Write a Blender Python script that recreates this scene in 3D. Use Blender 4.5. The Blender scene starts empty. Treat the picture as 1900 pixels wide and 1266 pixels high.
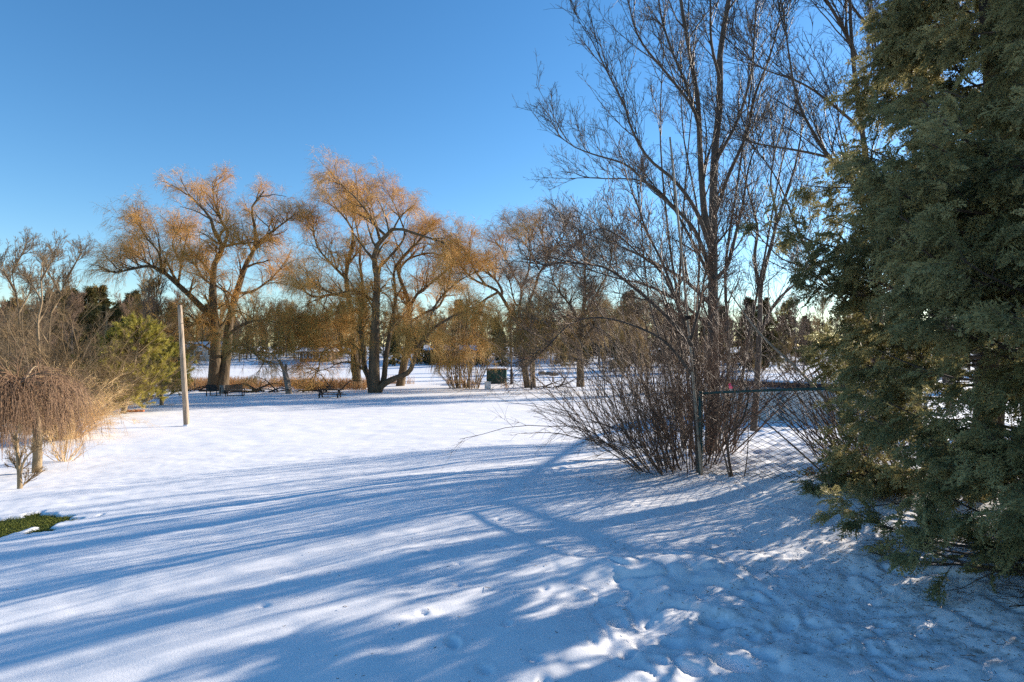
import bpy, math, random
import numpy as np
R_ = math.radians
rng = np.random.default_rng(7)
random.seed(7)
S = bpy.context.scene
COL = S.collection

# ------------------------------------------------------------------ camera
EYE = 2.0; F = 1056.0; HY = 640.0          # eye height, focal length and horizon row (1900 px frame)
cam = bpy.data.cameras.new('camera'); cam.sensor_width = 36; cam.lens = 36*F/1900
cam.shift_y = (HY-633.0)/1900.0
cam.clip_end = 3000; cam.clip_start = 0.05
co = bpy.data.objects.new('camera', cam); COL.objects.link(co)
co.location = (0, 0, EYE); co.rotation_euler = (R_(90), 0, 0); S.camera = co

# ------------------------------------------------------------------ light
SUN_AZ, SUN_EL = 58.0, 17.0                # azimuth measured from +Y towards +X
w = bpy.data.worlds.new('World'); S.world = w; w.use_nodes = True
nt = w.node_tree; nt.nodes.clear()
sky = nt.nodes.new('ShaderNodeTexSky'); sky.sky_type = 'NISHITA'; sky.sun_disc = False
sky.sun_elevation = R_(SUN_EL); sky.sun_rotation = R_(SUN_AZ)
sky.altitude = 0; sky.air_density = 1.0; sky.dust_density = 0.1; sky.ozone_density = 3.2
bg = nt.nodes.new('ShaderNodeBackground'); bg.inputs['Strength'].default_value = 0.098
wo = nt.nodes.new('ShaderNodeOutputWorld')
hs = nt.nodes.new('ShaderNodeHueSaturation'); hs.inputs['Saturation'].default_value = 1.2
nt.links.new(sky.outputs[0], hs.inputs['Color']); nt.links.new(hs.outputs[0], bg.inputs[0]); nt.links.new(bg.outputs[0], wo.inputs[0])
sl = bpy.data.lights.new('sun', 'SUN'); sl.energy = 4.7; sl.angle = R_(0.5); sl.color = (1.0, 0.88, 0.74)
so = bpy.data.objects.new('sun', sl); COL.objects.link(so)
so.rotation_euler = (R_(90-SUN_EL), 0, R_(180-SUN_AZ))
S.view_settings.view_transform = 'Standard'; S.view_settings.look = 'None'
S.view_settings.exposure = 1.2; S.view_settings.gamma = 1
S.render.engine = 'CYCLES'
S.cycles.use_denoising = False
S.cycles.max_bounces = 6; S.cycles.diffuse_bounces = 3; S.cycles.glossy_bounces = 2
S.cycles.transmission_bounces = 3; S.cycles.transparent_max_bounces = 6

# ------------------------------------------------------------------ helpers
def norm(v): return v/np.maximum(np.linalg.norm(v, axis=-1, keepdims=True), 1e-9)

def lattice(ix, iy, seed):
    h = np.sin(ix*127.1 + iy*311.7 + seed*74.7)*43758.5453
    return h-np.floor(h)
def vnoise(x, y, seed=0):
    x = np.asarray(x, float); y = np.asarray(y, float)
    ix = np.floor(x); iy = np.floor(y); fx = x-ix; fy = y-iy
    fx = fx*fx*(3-2*fx); fy = fy*fy*(3-2*fy)
    a = lattice(ix, iy, seed); b = lattice(ix+1, iy, seed); c = lattice(ix, iy+1, seed); d = lattice(ix+1, iy+1, seed)
    return (a*(1-fx)+b*fx)*(1-fy)+(c*(1-fx)+d*fx)*fy - 0.5
def sm(a, b, x):
    t = np.clip((np.asarray(x, float)-a)/(b-a), 0, 1); return t*t*(3-2*t)

GY = [-60, 4, 9, 13, 18, 23, 30, 45, 55, 128, 142, 175, 2000]
GZ = [0.1, 0.05, -0.08, -0.42, -0.87, -1.25, -1.6, -2.15, -2.32, -2.65, -1.5, -1.1, -1.0]
_yy = np.linspace(-60, 300, 3601); _zz = np.interp(_yy, GY, GZ)
_k = np.hanning(41); _k /= _k.sum(); _zz = np.convolve(np.pad(_zz, 20, 'edge'), _k, 'valid')
def ground(x, y):
    x = np.asarray(x, float); y = np.asarray(y, float)
    z = np.interp(y, _yy, _zz)
    z = z - 0.045*np.maximum(0, -x-1)*(1-sm(11, 24, y))*(1-sm(14, 40, -x)*0.4)
    z = z + 0.085*np.clip(x-2.4, 0, 4)*(1-sm(9, 18, y)) + 0.27*sm(3, 8, x)*sm(12, 18, y)*(1-sm(26, 40, y))
    z = z + 0.25*vnoise(x/14, y/14, 1)*sm(12, 30, y)+0.10*vnoise(x/5, y/5, 2)*sm(3, 10, y)
    return z
def gz(x, y): return float(ground(x, y))
def at(px, d): return (px-950)/F*d
def onground(px, d):
    x = at(px, d); return np.array([x, d, gz(x, d)])
def pt(px, py, d): return np.array([(px-950)/F*d, d, EYE-(py-HY)/F*d])

def link(name, me, mat, parent=None, loc=None):
    o = bpy.data.objects.new(name, me); COL.objects.link(o)
    if mat is not None and len(me.materials) == 0: me.materials.append(mat)
    if parent is not None: o.parent = parent
    if loc is not None: o.location = loc
    return o
def tag(o, label, cat, group=None, kind=None):
    if label: o['label'] = label
    if cat: o['category'] = cat
    if group: o['group'] = group
    if kind: o['kind'] = kind
    return o
def thing(name, label, cat, loc=(0, 0, 0), rz=0, group=None):
    o = bpy.data.objects.new(name, None); COL.objects.link(o); o.empty_display_size = 0.2
    o.location = loc; o.rotation_euler = (0, 0, rz)
    return tag(o, label, cat, group)
def dup(root, loc, rz=0, scale=1.0, label=None, group=None):
    r = root.copy(); COL.objects.link(r); r.location = loc; r.rotation_euler = (0, 0, rz)
    r.scale = (scale,)*3 if not isinstance(scale, tuple) else scale
    if label: r['label'] = label
    if group: r['group'] = group
    for ch in root.children:
        c = ch.copy(); COL.objects.link(c); c.parent = r
        for g in ch.children:
            d = g.copy(); COL.objects.link(d); d.parent = c
    return r

def make_mesh(name, V, Fq, var=None, smooth=True):
    """V (n,3), Fq (m,k) constant k"""
    me = bpy.data.meshes.new(name)
    V = np.ascontiguousarray(V, dtype=np.float32); Fq = np.ascontiguousarray(Fq, dtype=np.int32)
    m, k = Fq.shape
    me.vertices.add(len(V)); me.vertices.foreach_set('co', V.ravel())
    me.loops.add(m*k); me.loops.foreach_set('vertex_index', Fq.ravel())
    me.polygons.add(m); me.polygons.foreach_set('loop_start', np.arange(0, m*k, k, dtype=np.int32))
    me.polygons.foreach_set('use_smooth', np.full(m, smooth))
    if var is not None:
        a = me.attributes.new('var', 'FLOAT', 'POINT'); a.data.foreach_set('value', np.ascontiguousarray(var, dtype=np.float32))
    me.update(calc_edges=True)
    return me

def tubes(P, R, k=3):
    B, n, _ = P.shape
    T = norm(np.gradient(P, axis=1))
    ref = np.where(np.abs(norm(P[:, -1]-P[:, 0])[:, 2:3]) > 0.8, [[1., 0, 0]], [[0, 0, 1.]])[:, None, :]
    U = norm(np.cross(T, np.broadcast_to(ref, T.shape))); Vv = np.cross(T, U)
    a = np.arange(k)*2*math.pi/k
    V = P[:, :, None, :]+R[:, :, None, None]*(np.cos(a)[None, None, :, None]*U[:, :, None, :]+np.sin(a)[None, None, :, None]*Vv[:, :, None, :])
    idx = np.arange(B*n*k).reshape(B, n, k)
    a0 = idx[:, :-1, :]; a1 = idx[:, 1:, :]
    q = np.stack([a0, np.roll(a0, -1, 2), np.roll(a1, -1, 2), a1], -1).reshape(-1, 4)
    var = np.repeat(rng.random(B), n*k)
    return V.reshape(-1, 3), q, var
def tube_mesh(name, sets, origin=(0, 0, 0)):
    Vs, Qs, vs, off = [], [], [], 0
    for (P, R, k) in sets:
        if len(P) == 0: continue
        V, q, var = tubes(P-np.asarray(origin, float), R, k)
        Vs.append(V); Qs.append(q+off); vs.append(var); off += len(V)
    return make_mesh(name, np.concatenate(Vs), np.concatenate(Qs), np.concatenate(vs))

def resample(pts, n):
    pts = np.asarray(pts, float); s = np.r_[0, np.cumsum(np.linalg.norm(np.diff(pts, axis=0), axis=1))]
    # Catmull-Rom through the points
    out = []
    m = len(pts)
    if m > 2:
        P = np.vstack([2*pts[0]-pts[1], pts, 2*pts[-1]-pts[-2]])
        for i in range(m-1):
            p0, p1, p2, p3 = P[i:i+4]
            for t in np.linspace(0, 1, 8, endpoint=False):
                out.append(0.5*((2*p1)+(-p0+p2)*t+(2*p0-5*p1+4*p2-p3)*t*t+(-p0+3*p1-3*p2+p3)*t**3))
        out.append(pts[-1]); pts = np.array(out)
        s = np.r_[0, np.cumsum(np.linalg.norm(np.diff(pts, axis=0), axis=1))]
    u = np.linspace(0, s[-1], n)
    return np.stack([np.interp(u, s, pts[:, i]) for i in range(3)], -1)

def limb(pxs, w0, w1, d0, d1=None, n=18, jit=0.0):
    """a limb traced as (px,py) rows, widths in px, real depth running d0..d1"""
    d1 = d0 if d1 is None else d1; m = len(pxs)
    s = np.r_[0, np.cumsum([math.dist(pxs[i], pxs[i+1]) for i in range(m-1)])]; s /= s[-1]
    pts = [pt(p[0], p[1], d0+(d1-d0)*t) for p, t in zip(pxs, s)]
    P = resample(pts, n)
    if jit: P[1:] += rng.normal(0, jit, (n-1, 3))
    t = np.linspace(0, 1, n)
    Rr = (w0+(w1-w0)*t**0.85)/2*d0/F
    return P, Rr

def grow(P, R, m, t0, t1, ang, L, n, rr, wig=0.12, trop=0.0, droop=0.0, tip=0.35, rmin=0.002, rel=False, angv=0.2, taper_t=0.4, up=None, rmax=9):
    """children polylines along parents. trop: start bias upward; droop: bias per step (positive up, negative down)"""
    B, n0, _ = P.shape
    if B == 0 or m == 0: return np.zeros((0, n, 3)), np.zeros((0, n))
    t = rng.uniform(t0, t1, (B, m)); t = np.sort(t, 1)
    f = t*(n0-1); i = np.clip(np.floor(f).astype(int), 0, n0-2); fr = (f-i)[..., None]
    bi = np.arange(B)[:, None]
    A = P[bi, i]; Bp = P[bi, i+1]; pos = A*(1-fr)+Bp*fr; T = norm(Bp-A)
    r = (R[bi, i]*(1-fr[..., 0])+R[bi, i+1]*fr[..., 0])
    rnd = rng.normal(size=T.shape); N = norm(rnd-np.sum(rnd*T, -1, keepdims=True)*T)
    an = (ang+rng.normal(0, angv, t.shape))[..., None]
    D = np.cos(an)*T+np.sin(an)*N; D[..., 2] += trop; D = norm(D)
    if up is not None: D = norm(D+np.asarray(up))
    if rel:
        pl = np.linalg.norm(np.diff(P, axis=1), axis=-1).sum(1)[:, None]
        LL = L*pl*(1-taper_t*t)*rng.uniform(0.55, 1.15, t.shape)
    else:
        LL = L*(1-taper_t*t)*rng.uniform(0.5, 1.2, t.shape)
    pos = pos.reshape(-1, 3); D = D.reshape(-1, 3); LL = LL.reshape(-1); r = r.reshape(-1)
    M = len(pos); out = np.zeros((M, n, 3)); out[:, 0] = pos; st = (LL/(n-1))[:, None]
    for s in range(1, n):
        D = D+rng.normal(0, wig, D.shape); D[:, 2] += droop/(n-1); D = norm(D)
        out[:, s] = out[:, s-1]+D*st
    tt = np.linspace(0, 1, n)
    r0 = np.clip(np.minimum(rr*r, rmax), rmin, None)
    RR = np.maximum(r0[:, None]*(1-(1-tip)*tt[None, :]), rmin*0.6)
    return out, RR
def stack(limbs, n=22):
    limbs = [(resample(l[0], n), np.interp(np.linspace(0, 1, n), np.linspace(0, 1, len(l[1])), l[1])) for l in limbs]
    return np.stack([l[0] for l in limbs]), np.stack([l[1] for l in limbs])

# ------------------------------------------------------------------ materials
def mat(name, base, rough=0.8, var=0.0, base2=None, bump=0.0, bscale=20, stretch=None, spec=0.3, trans=0.0, noise=0.0, nscale=5, metallic=0.0):
    m = bpy.data.materials.new(name); m.use_nodes = True; nt = m.node_tree; n = nt.nodes; l = nt.links
    b = n['Principled BSDF']; b.inputs['Roughness'].default_value = rough; b.inputs['Metallic'].default_value = metallic
    b.inputs['Specular IOR Level'].default_value = spec
    col = n.new('ShaderNodeRGB'); col.outputs[0].default_value = (*base, 1); out = col.outputs[0]
    if base2 is not None:
        at_ = n.new('ShaderNodeAttribute'); at_.attribute_name = 'var'
        mx = n.new('ShaderNodeMix'); mx.data_type = 'RGBA'
        mx.inputs[6].default_value = (*base, 1); mx.inputs[7].default_value = (*base2, 1)
        l.new(at_.outputs['Fac'], mx.inputs[0]); out = mx.outputs[2]
    tc = n.new('ShaderNodeTexCoord'); src = tc.outputs['Object']
    if stretch:
        mp = n.new('ShaderNodeMapping'); mp.inputs['Scale'].default_value = stretch; l.new(src, mp.inputs[0]); src = mp.outputs[0]
    if noise:
        nz = n.new('ShaderNodeTexNoise'); nz.inputs['Scale'].default_value = nscale; nz.inputs['Detail'].default_value = 5; l.new(src, nz.inputs[0])
        mr = n.new('ShaderNodeMapRange'); mr.inputs[1].default_value = 0.3; mr.inputs[2].default_value = 0.7
        mr.inputs[3].default_value = 1-noise; mr.inputs[4].default_value = 1+noise; l.new(nz.outputs[0], mr.inputs[0])
        mu = n.new('ShaderNodeVectorMath'); mu.operation = 'SCALE'; l.new(out, mu.inputs[0]); l.new(mr.outputs[0], mu.inputs[3]); out = mu.outputs[0]
    l.new(out, b.inputs['Base Color'])
    if bump:
        nb = n.new('ShaderNodeTexNoise'); nb.inputs['Scale'].default_value = bscale; nb.inputs['Detail'].default_value = 6; l.new(src, nb.inputs[0])
        bp = n.new('ShaderNodeBump'); bp.inputs['Strength'].default_value = 1; bp.inputs['Distance'].default_value = bump
        l.new(nb.outputs[0], bp.inputs['Height']); l.new(bp.outputs[0], b.inputs['Normal'])
    if trans:
        tr = n.new('ShaderNodeBsdfTranslucent'); l.new(out, tr.inputs[0]); ms = n.new('ShaderNodeMixShader'); ms.inputs[0].default_value = trans
        l.new(b.outputs[0], ms.inputs[1]); l.new(tr.outputs[0], ms.inputs[2]); l.new(ms.outputs[0], n['Material Output'].inputs[0])
    return m

M = dict(
    willow_bark=mat('willow_bark', (0.105, 0.075, 0.045), 0.9, bump=0.10, bscale=7, stretch=(1, 1, 0.25), noise=0.35, nscale=3),
    willow_twig=mat('willow_twig', (0.44, 0.215, 0.042), 0.6, base2=(0.72, 0.42, 0.12)),
    willow_gold=mat('willow_gold', (0.22, 0.14, 0.03), 0.6, base2=(0.50, 0.32, 0.08)),
    willow_pale=mat('willow_pale', (0.27, 0.19, 0.12), 0.6, base2=(0.45, 0.32, 0.22)),
    maple_bark=mat('maple_bark', (0.10, 0.08, 0.065), 0.85, bump=0.02, bscale=14, stretch=(1, 1, 0.3), noise=0.4, nscale=6),
    maple_twig=mat('maple_twig', (0.036, 0.028, 0.022), 0.6, base2=(0.105, 0.08, 0.06)),
    brush=mat('brush_twig', (0.07, 0.038, 0.024), 0.6, base2=(0.23, 0.145, 0.095)),
    pale_stem=mat('pale_stem', (0.34, 0.27, 0.2), 0.7, bump=0.004, bscale=20, noise=0.3, nscale=9),
    shrub=mat('shrub_twig', (0.12, 0.078, 0.036), 0.7, base2=(0.32, 0.215, 0.105)),
    shrub_grey=mat('grey_twig', (0.10, 0.07, 0.038), 0.7, base2=(0.26, 0.185, 0.105)),
    weeping=mat('weeping_twig', (0.11, 0.062, 0.035), 0.65, base2=(0.30, 0.18, 0.10)),
    straw=mat('straw', (0.56, 0.36, 0.15), 0.8, base2=(0.82, 0.57, 0.28)),
    reed=mat('reed', (0.42, 0.24, 0.11), 0.8, base2=(0.62, 0.40, 0.2)),
    cedar=mat('cedar_leaf', (0.05, 0.070, 0.026), 0.6, base2=(0.40, 0.345, 0.155), trans=0.32, spec=0.25),
    cedar_bark=mat('cedar_bark', (0.075, 0.055, 0.042), 0.9, bump=0.01, bscale=18, stretch=(1, 1, 0.15), noise=0.3),
    pine=mat('pine_needles', (0.19, 0.17, 0.025), 0.6, base2=(0.50, 0.42, 0.08), trans=0.25),
    conifer=mat('conifer_needles', (0.04, 0.045, 0.015), 0.7, base2=(0.15, 0.12, 0.035), trans=0.15),
    far_twig=mat('far_twig', (0.10, 0.065, 0.042), 0.8, base2=(0.24, 0.16, 0.105)),
    far_gold=mat('far_gold', (0.20, 0.13, 0.04), 0.8, base2=(0.36, 0.23, 0.09)),
    pole=mat('weathered_wood', (0.32, 0.25, 0.18), 0.85, bump=0.015, bscale=26, stretch=(1, 1, 0.05), noise=0.5, nscale=16),
    dark_wood=mat('dark_wood', (0.035, 0.028, 0.024), 0.8, bump=0.003, bscale=30),
    brown_wood=mat('brown_wood', (0.20, 0.11, 0.06), 0.8, noise=0.3),
    dead_wood=mat('dead_wood', (0.26, 0.21, 0.165), 0.9, bump=0.05, bscale=9, stretch=(1, 1, 0.2), noise=0.35),
    green_metal=mat('green_coating', (0.02, 0.06, 0.055), 0.45, noise=0.2),
    teal=mat('teal_paint', (0.03, 0.17, 0.19), 0.5, noise=0.2),
    bin_green=mat('bin_green', (0.008, 0.05, 0.042), 0.5, noise=0.3),
    pool=mat('pool_panel', (0.68, 0.66, 0.61), 0.55, bump=0.01, bscale=5, noise=0.18, nscale=1.3),
    pool_trim=mat('pool_trim', (0.16, 0.24, 0.27), 0.5, noise=0.15),
    cover=mat('pool_cover', (0.012, 0.013, 0.017), 0.5, bump=0.02, bscale=5),
    white=mat('white_paint', (0.75, 0.74, 0.72), 0.6, noise=0.08),
    siding=mat('siding', (0.10, 0.065, 0.05), 0.8, noise=0.2),
    siding2=mat('siding_pale', (0.42, 0.38, 0.34), 0.8, noise=0.15),
    glass=mat('window_glass', (0.02, 0.025, 0.03), 0.1, spec=0.6),
    stone=mat('stone', (0.13, 0.11, 0.09), 0.9, bump=0.05, bscale=6, noise=0.3),
    far_wood=mat('far_wood', (0.07, 0.05, 0.03), 0.9, base2=(0.22, 0.15, 0.085)),
    wire=mat('fence_wire', (0.018, 0.026, 0.026), 0.8, spec=0.1),
    rust=mat('rusty_orange', (0.36, 0.12, 0.045), 0.8, noise=0.3),
    pink=mat('pink_tape', (0.75, 0.12, 0.25), 0.5, trans=0.3),
    grass=mat('grass_blade', (0.045, 0.085, 0.012), 0.7, base2=(0.24, 0.25, 0.04), trans=0.2),
    soil=mat('soil', (0.03, 0.032, 0.015), 0.9, bump=0.02, bscale=40, noise=0.5, nscale=30),
    leaf=mat('dead_leaf', (0.16, 0.07, 0.035), 0.8, base2=(0.34, 0.18, 0.09), trans=0.25),
    yellow_bark=mat('tan_bark', (0.26, 0.19, 0.11), 0.9, bump=0.02, bscale=14, noise=0.3),  # yellowish-brown bark, one base tone with random noise
)
# snow
def snow_mat():
    m = bpy.data.materials.new('snow'); m.use_nodes = True; nt = m.node_tree; n = nt.nodes; l = nt.links
    b = n['Principled BSDF']; b.inputs['Roughness'].default_value = 0.55; b.inputs['Specular IOR Level'].default_value = 0.25
    at_ = n.new('ShaderNodeAttribute'); at_.attribute_name = 'dirt'
    tc = n.new('ShaderNodeTexCoord')
    nz = n.new('ShaderNodeTexNoise'); nz.inputs['Scale'].default_value = 9; nz.inputs['Detail'].default_value = 9; nz.inputs['Roughness'].default_value = 0.72
    l.new(tc.outputs['Object'], nz.inputs[0])
    mr = n.new('ShaderNodeMapRange'); mr.inputs[1].default_value = 0.47; mr.inputs[2].default_value = 0.72; l.new(nz.outputs[0], mr.inputs[0])
    mu = n.new('ShaderNodeMath'); mu.operation = 'MULTIPLY'; l.new(mr.outputs[0], mu.inputs[0]); l.new(at_.outputs['Fac'], mu.inputs[1])
    mx = n.new('ShaderNodeMix'); mx.data_type = 'RGBA'; mx.inputs[6].default_value = (0.86, 0.86, 0.87, 1); mx.inputs[7].default_value = (0.20, 0.18, 0.16, 1)
    l.new(mu.outputs[0], mx.inputs[0]); l.new(mx.outputs[2], b.inputs['Base Color'])
    nb = n.new('ShaderNodeTexNoise'); nb.inputs['Scale'].default_value = 55; nb.inputs['Detail'].default_value = 7; nb.inputs['Roughness'].default_value = 0.7
    l.new(tc.outputs['Object'], nb.inputs[0])
    bp = n.new('ShaderNodeBump'); bp.inputs['Strength'].default_value = 0.35; bp.inputs['Distance'].default_value = 0.006
    nb2 = n.new('ShaderNodeTexNoise'); nb2.inputs['Scale'].default_value = 150; nb2.inputs['Detail'].default_value = 2
    l.new(tc.outputs['Object'], nb2.inputs[0])
    bp2 = n.new('ShaderNodeBump'); bp2.inputs['Strength'].default_value = 0.3; bp2.inputs['Distance'].default_value = 0.002
    l.new(nb.outputs[0], bp.inputs['Height']); l.new(nb2.outputs[0], bp2.inputs['Height']); l.new(bp.outputs[0], bp2.inputs['Normal'])
    l.new(bp2.outputs[0], b.inputs['Normal'])
    return m
M['snow'] = snow_mat()

# ------------------------------------------------------------------ ground
def build_ground():
    ys = list(np.arange(-60, 2.4, 2.0)[:-1]) + [0.0, 0.8, 1.5, 2.0]
    y = 2.3
    while y < 950:
        ys.append(y); y += max(0.028, 0.0062*y) if y < 180 else 0.05*y
    ys = np.array(sorted(set(ys)))
    s = np.r_[-14, -8, -5, -3.4, -2.6, -2.1, -1.7, np.linspace(-1.45, 1.35, 760), 1.7, 2.1, 2.6, 3.4, 5, 8, 14]
    Wd = 1.05*np.maximum(ys, 0)*0.93+2.6
    X = s[None, :]*Wd[:, None]*0.72; Y = np.broadcast_to(ys[:, None], X.shape)
    Z = ground(X, Y)
    near = 1-sm(25, 60, Y)
    # wind ripples and soft lumps
    Z = Z+near*(0.035*vnoise(X/1.1+3, Y/0.8, 3)+0.018*vnoise(X/0.45, Y/0.32, 4))
    Z = Z+(1-sm(12, 22, Y))*0.010*vnoise(X/0.16, Y/0.13, 5)
    # trodden lumpy snow at the right front and by the cedar
    lm = sm(0.1, 1.1, X)*(1-sm(4.6, 6.2, Y))*(1-sm(9, 12, X))
    lm2 = sm(2.6, 3.2, X-0.0*Y)*(1-sm(9, 11, Y))
    lm = np.clip(np.maximum(lm, 0.7*lm2), 0, 1)
    wx = X+.22*vnoise(X/.35, Y/.35, 51)+.07*vnoise(X/.12, Y/.12, 53); wy = Y+.22*vnoise(X/.35, Y/.35, 52)+.07*vnoise(X/.12, Y/.12, 54)
    lump = vnoise(wx/0.45, wy/0.36, 6)*0.11-np.maximum(0, .22-np.abs(vnoise(wx/0.24, wy/0.18, 8)))*0.22+vnoise(wx/0.09, wy/0.08, 9)*0.028+vnoise(X/0.04, Y/0.04, 10)*0.010
    Z = Z+lm*lump*.6
    yard = sm(2.8, 3.6, X)*sm(8.2, 9.2, Y)*(1-sm(20, 24, Y))
    Z = Z+yard*(vnoise(X/0.3, Y/0.3, 11)*0.09+vnoise(X/0.13, Y/0.13, 12)*0.04)
    # swell in front of the fence, bank by the cedar
    Z = Z+0.10*np.exp(-(((X-1.35)/0.9)**2+((Y-5.0)/0.45)**2))
    Z = Z+0.13*np.exp(-(((X-4.15)/0.35)**2+((Y-7.35)/0.45)**2))
    # footprints
    fp = [(840, 1195, .045), (992, 1222, .04), (900, 1240, .04), (1147, 1150, .05), (1165, 1208, .05), (1223, 1222, .045), (1335, 1142, .085), (1355, 1218, .075),
          (1420, 1205, .06), (1300, 1110, .04), (1460, 1150, .07), (1620, 1040, .04), (1700, 1070, .04), (1325, 1260, .05), (1010, 1262, .04), (1100, 1185, .03), (1245, 1045, .06),
          (785, 1140, .03), (850, 1085, .03), (792, 1030, .03), (800, 1024, .03), (911, 1013, .03), (926, 1015, .03), (973, 996, .03), (917, 938, .035), (925, 965, .035),
          (1035, 1020, .03), (1065, 1033, .03), (1180, 940, .04), (1170, 930, .04), (1205, 960, .035), (1035, 868, .08), (1072, 872, .07), (1085, 886, .08), (1100, 893, .06), (1060, 858, .06),
          (1200, 1145, .03), (1240, 1180, .05), (1285, 1235, .05), (1500, 1200, .06), (1560, 1180, .05), (1640, 1150, .05), (1390, 1165, .06), (490, 1128, .025), (1150, 910, .04), (1120, 900, .05),
          (1395, 1105, .05), (1530, 1120, .05), (1450, 1085, .04), (850, 1045, .025), (1010, 1095, .025), (940, 1160, .025)]
    for (px, py, r) in fp:
        dp = .85*r if r > .04 else .5*r
        r = max(r, .036)
        d = 5.0
        for _ in range(30):
            g = gz(at(px, d), d); d = 0.5*d+0.5*((EYE-g)*F/(py-HY))
        x0 = at(px, d)
        a = rng.uniform(0, 3.14); ca, sa = math.cos(a), math.sin(a)
        i0, i1 = np.searchsorted(ys, [d-5*r, d+5*r])
        xx = X[i0:i1]-x0; yy = Y[i0:i1]-d
        u = (ca*xx+sa*yy)/(r*1.35); v = (-sa*xx+ca*yy)/(r*0.85); q = u*u+v*v
        Z[i0:i1] += -dp*np.exp(-q**1.5)*(1+.35*vnoise(xx/.03, yy/.03, 7))+0.16*dp*np.exp(-((np.sqrt(q)-1.6)/0.5)**2)*(1+vnoise(xx/.05, yy/.05, 17))
    # bare lawn patch, the snow melted away down to the ground
    gp = grass_mask(X, Y)
    Z = Z-0.055*sm(-0.02, 0.12, gp)
    nx = len(s); ny = len(ys)
    idx = np.arange(nx*ny).reshape(ny, nx)
    q = np.stack([idx[:-1, :-1], idx[:-1, 1:], idx[1:, 1:], idx[1:, :-1]], -1).reshape(-1, 4)
    me = make_mesh('snow_ground', np.stack([X, Y, Z], -1).reshape(-1, 3), q)
    dirt = np.exp(-(((X-2.75)/1.25)**2+((Y-3.75)/0.62)**2))*1.1+0.5*np.exp(-(((X-1.6)/0.28)**2+((Y-4.1)/0.25)**2))
    dirt = dirt+0.45*np.exp(-(((X-3.6)/1.1)**2+((Y-4.9)/0.8)**2))
    a = me.attributes.new('dirt', 'FLOAT', 'POINT'); a.data.foreach_set('value', np.clip(dirt, 0, 1).astype(np.float32).ravel())
    o = link('snow_ground', me, M['snow']); o['kind'] = 'structure'
GPC = onground(20, 7.05)
def grass_mask(X, Y):
    u = (X-(GPC[0]-0.55)); v = (Y-7.02)-0.16*u
    e = 1-(np.abs(u)/1.15)**2.2-(np.abs(v)/0.72)**2+0.9*vnoise(X/0.16, Y/0.16, 21)+0.5*vnoise(X/0.5, Y/0.4, 22)
    return e
build_ground()

# grass patch: soil sheet and blades
def build_grass():
    n = 45000
    x = rng.uniform(GPC[0]-2.6, GPC[0]+1.4, n); y = rng.uniform(6.2, 7.9, n)
    k = grass_mask(x, y) > 0.05; x = x[k]; y = y[k]; n = len(x)
    z = ground(x, y)-0.03
    b = np.stack([x, y, z-0.01], -1)
    D = norm(np.stack([rng.normal(0, .8, n), rng.normal(0, .8, n), rng.uniform(.3, 1, n)], -1))
    P = np.zeros((n, 3, 3)); P[:, 0] = b; P[:, 1] = b+D*.035; D2 = norm(D+np.array([0, 0, -.7])); P[:, 2] = P[:, 1]+D2*.035
    Rr = np.tile([.003, .0025, .0008], (n, 1))
    o = link('lawn_grass', tube_mesh('lawn_grass', [(P, Rr, 3)]), M['grass']); o['kind'] = 'stuff'
    tag(o, 'patch of green and yellowed lawn grass showing through melted snow', None)
    gx, gy = np.meshgrid(np.linspace(GPC[0]-2.6, GPC[0]+1.4, 160), np.linspace(6.2, 7.9, 90))
    m = grass_mask(gx, gy); g = ground(gx, gy)-0.026+0.012*vnoise(gx/0.05, gy/0.05, 5)
    idx = np.arange(gx.size).reshape(gx.shape)
    q = np.stack([idx[:-1, :-1], idx[:-1, 1:], idx[1:, 1:], idx[1:, :-1]], -1).reshape(-1, 4)
    keep = (m[:-1, :-1] > 0.0).ravel(); q = q[keep]
    me = make_mesh('soil', np.stack([gx, gy, g], -1).reshape(-1, 3), q)
    s = link('soil', me, M['soil']); s['kind'] = 'structure'
build_grass()

def litter():
    n = 2600; x = np.r_[rng.normal(3.4, .9, n), rng.normal(3.0, .6, n), rng.normal(3.0, 2.5, n//2)]; y = np.r_[rng.normal(4.6, .9, n), rng.normal(9.2, .8, n), rng.uniform(3, 12, n//2)]
    n = len(x); z = ground(x, y)+.012+.02*rng.random(n); L = rng.uniform(.006, .028, n)*(1+3*(rng.random(n) > .97)); a = rng.uniform(0, 6.28, n)
    P = np.zeros((n, 2, 3)); P[:, 0] = np.stack([x, y, z], -1); P[:, 1] = P[:, 0]+L[:, None]*np.stack([np.cos(a), np.sin(a), rng.normal(0, .25, n)], -1)
    o = link('plant_litter', tube_mesh('plant_litter', [(P, np.full((n, 2), .0022), 3)]), M['brush']); o['kind'] = 'stuff'; tag(o, 'fallen cedar bits and twig crumbs scattered on the snow', None)
litter()
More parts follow.
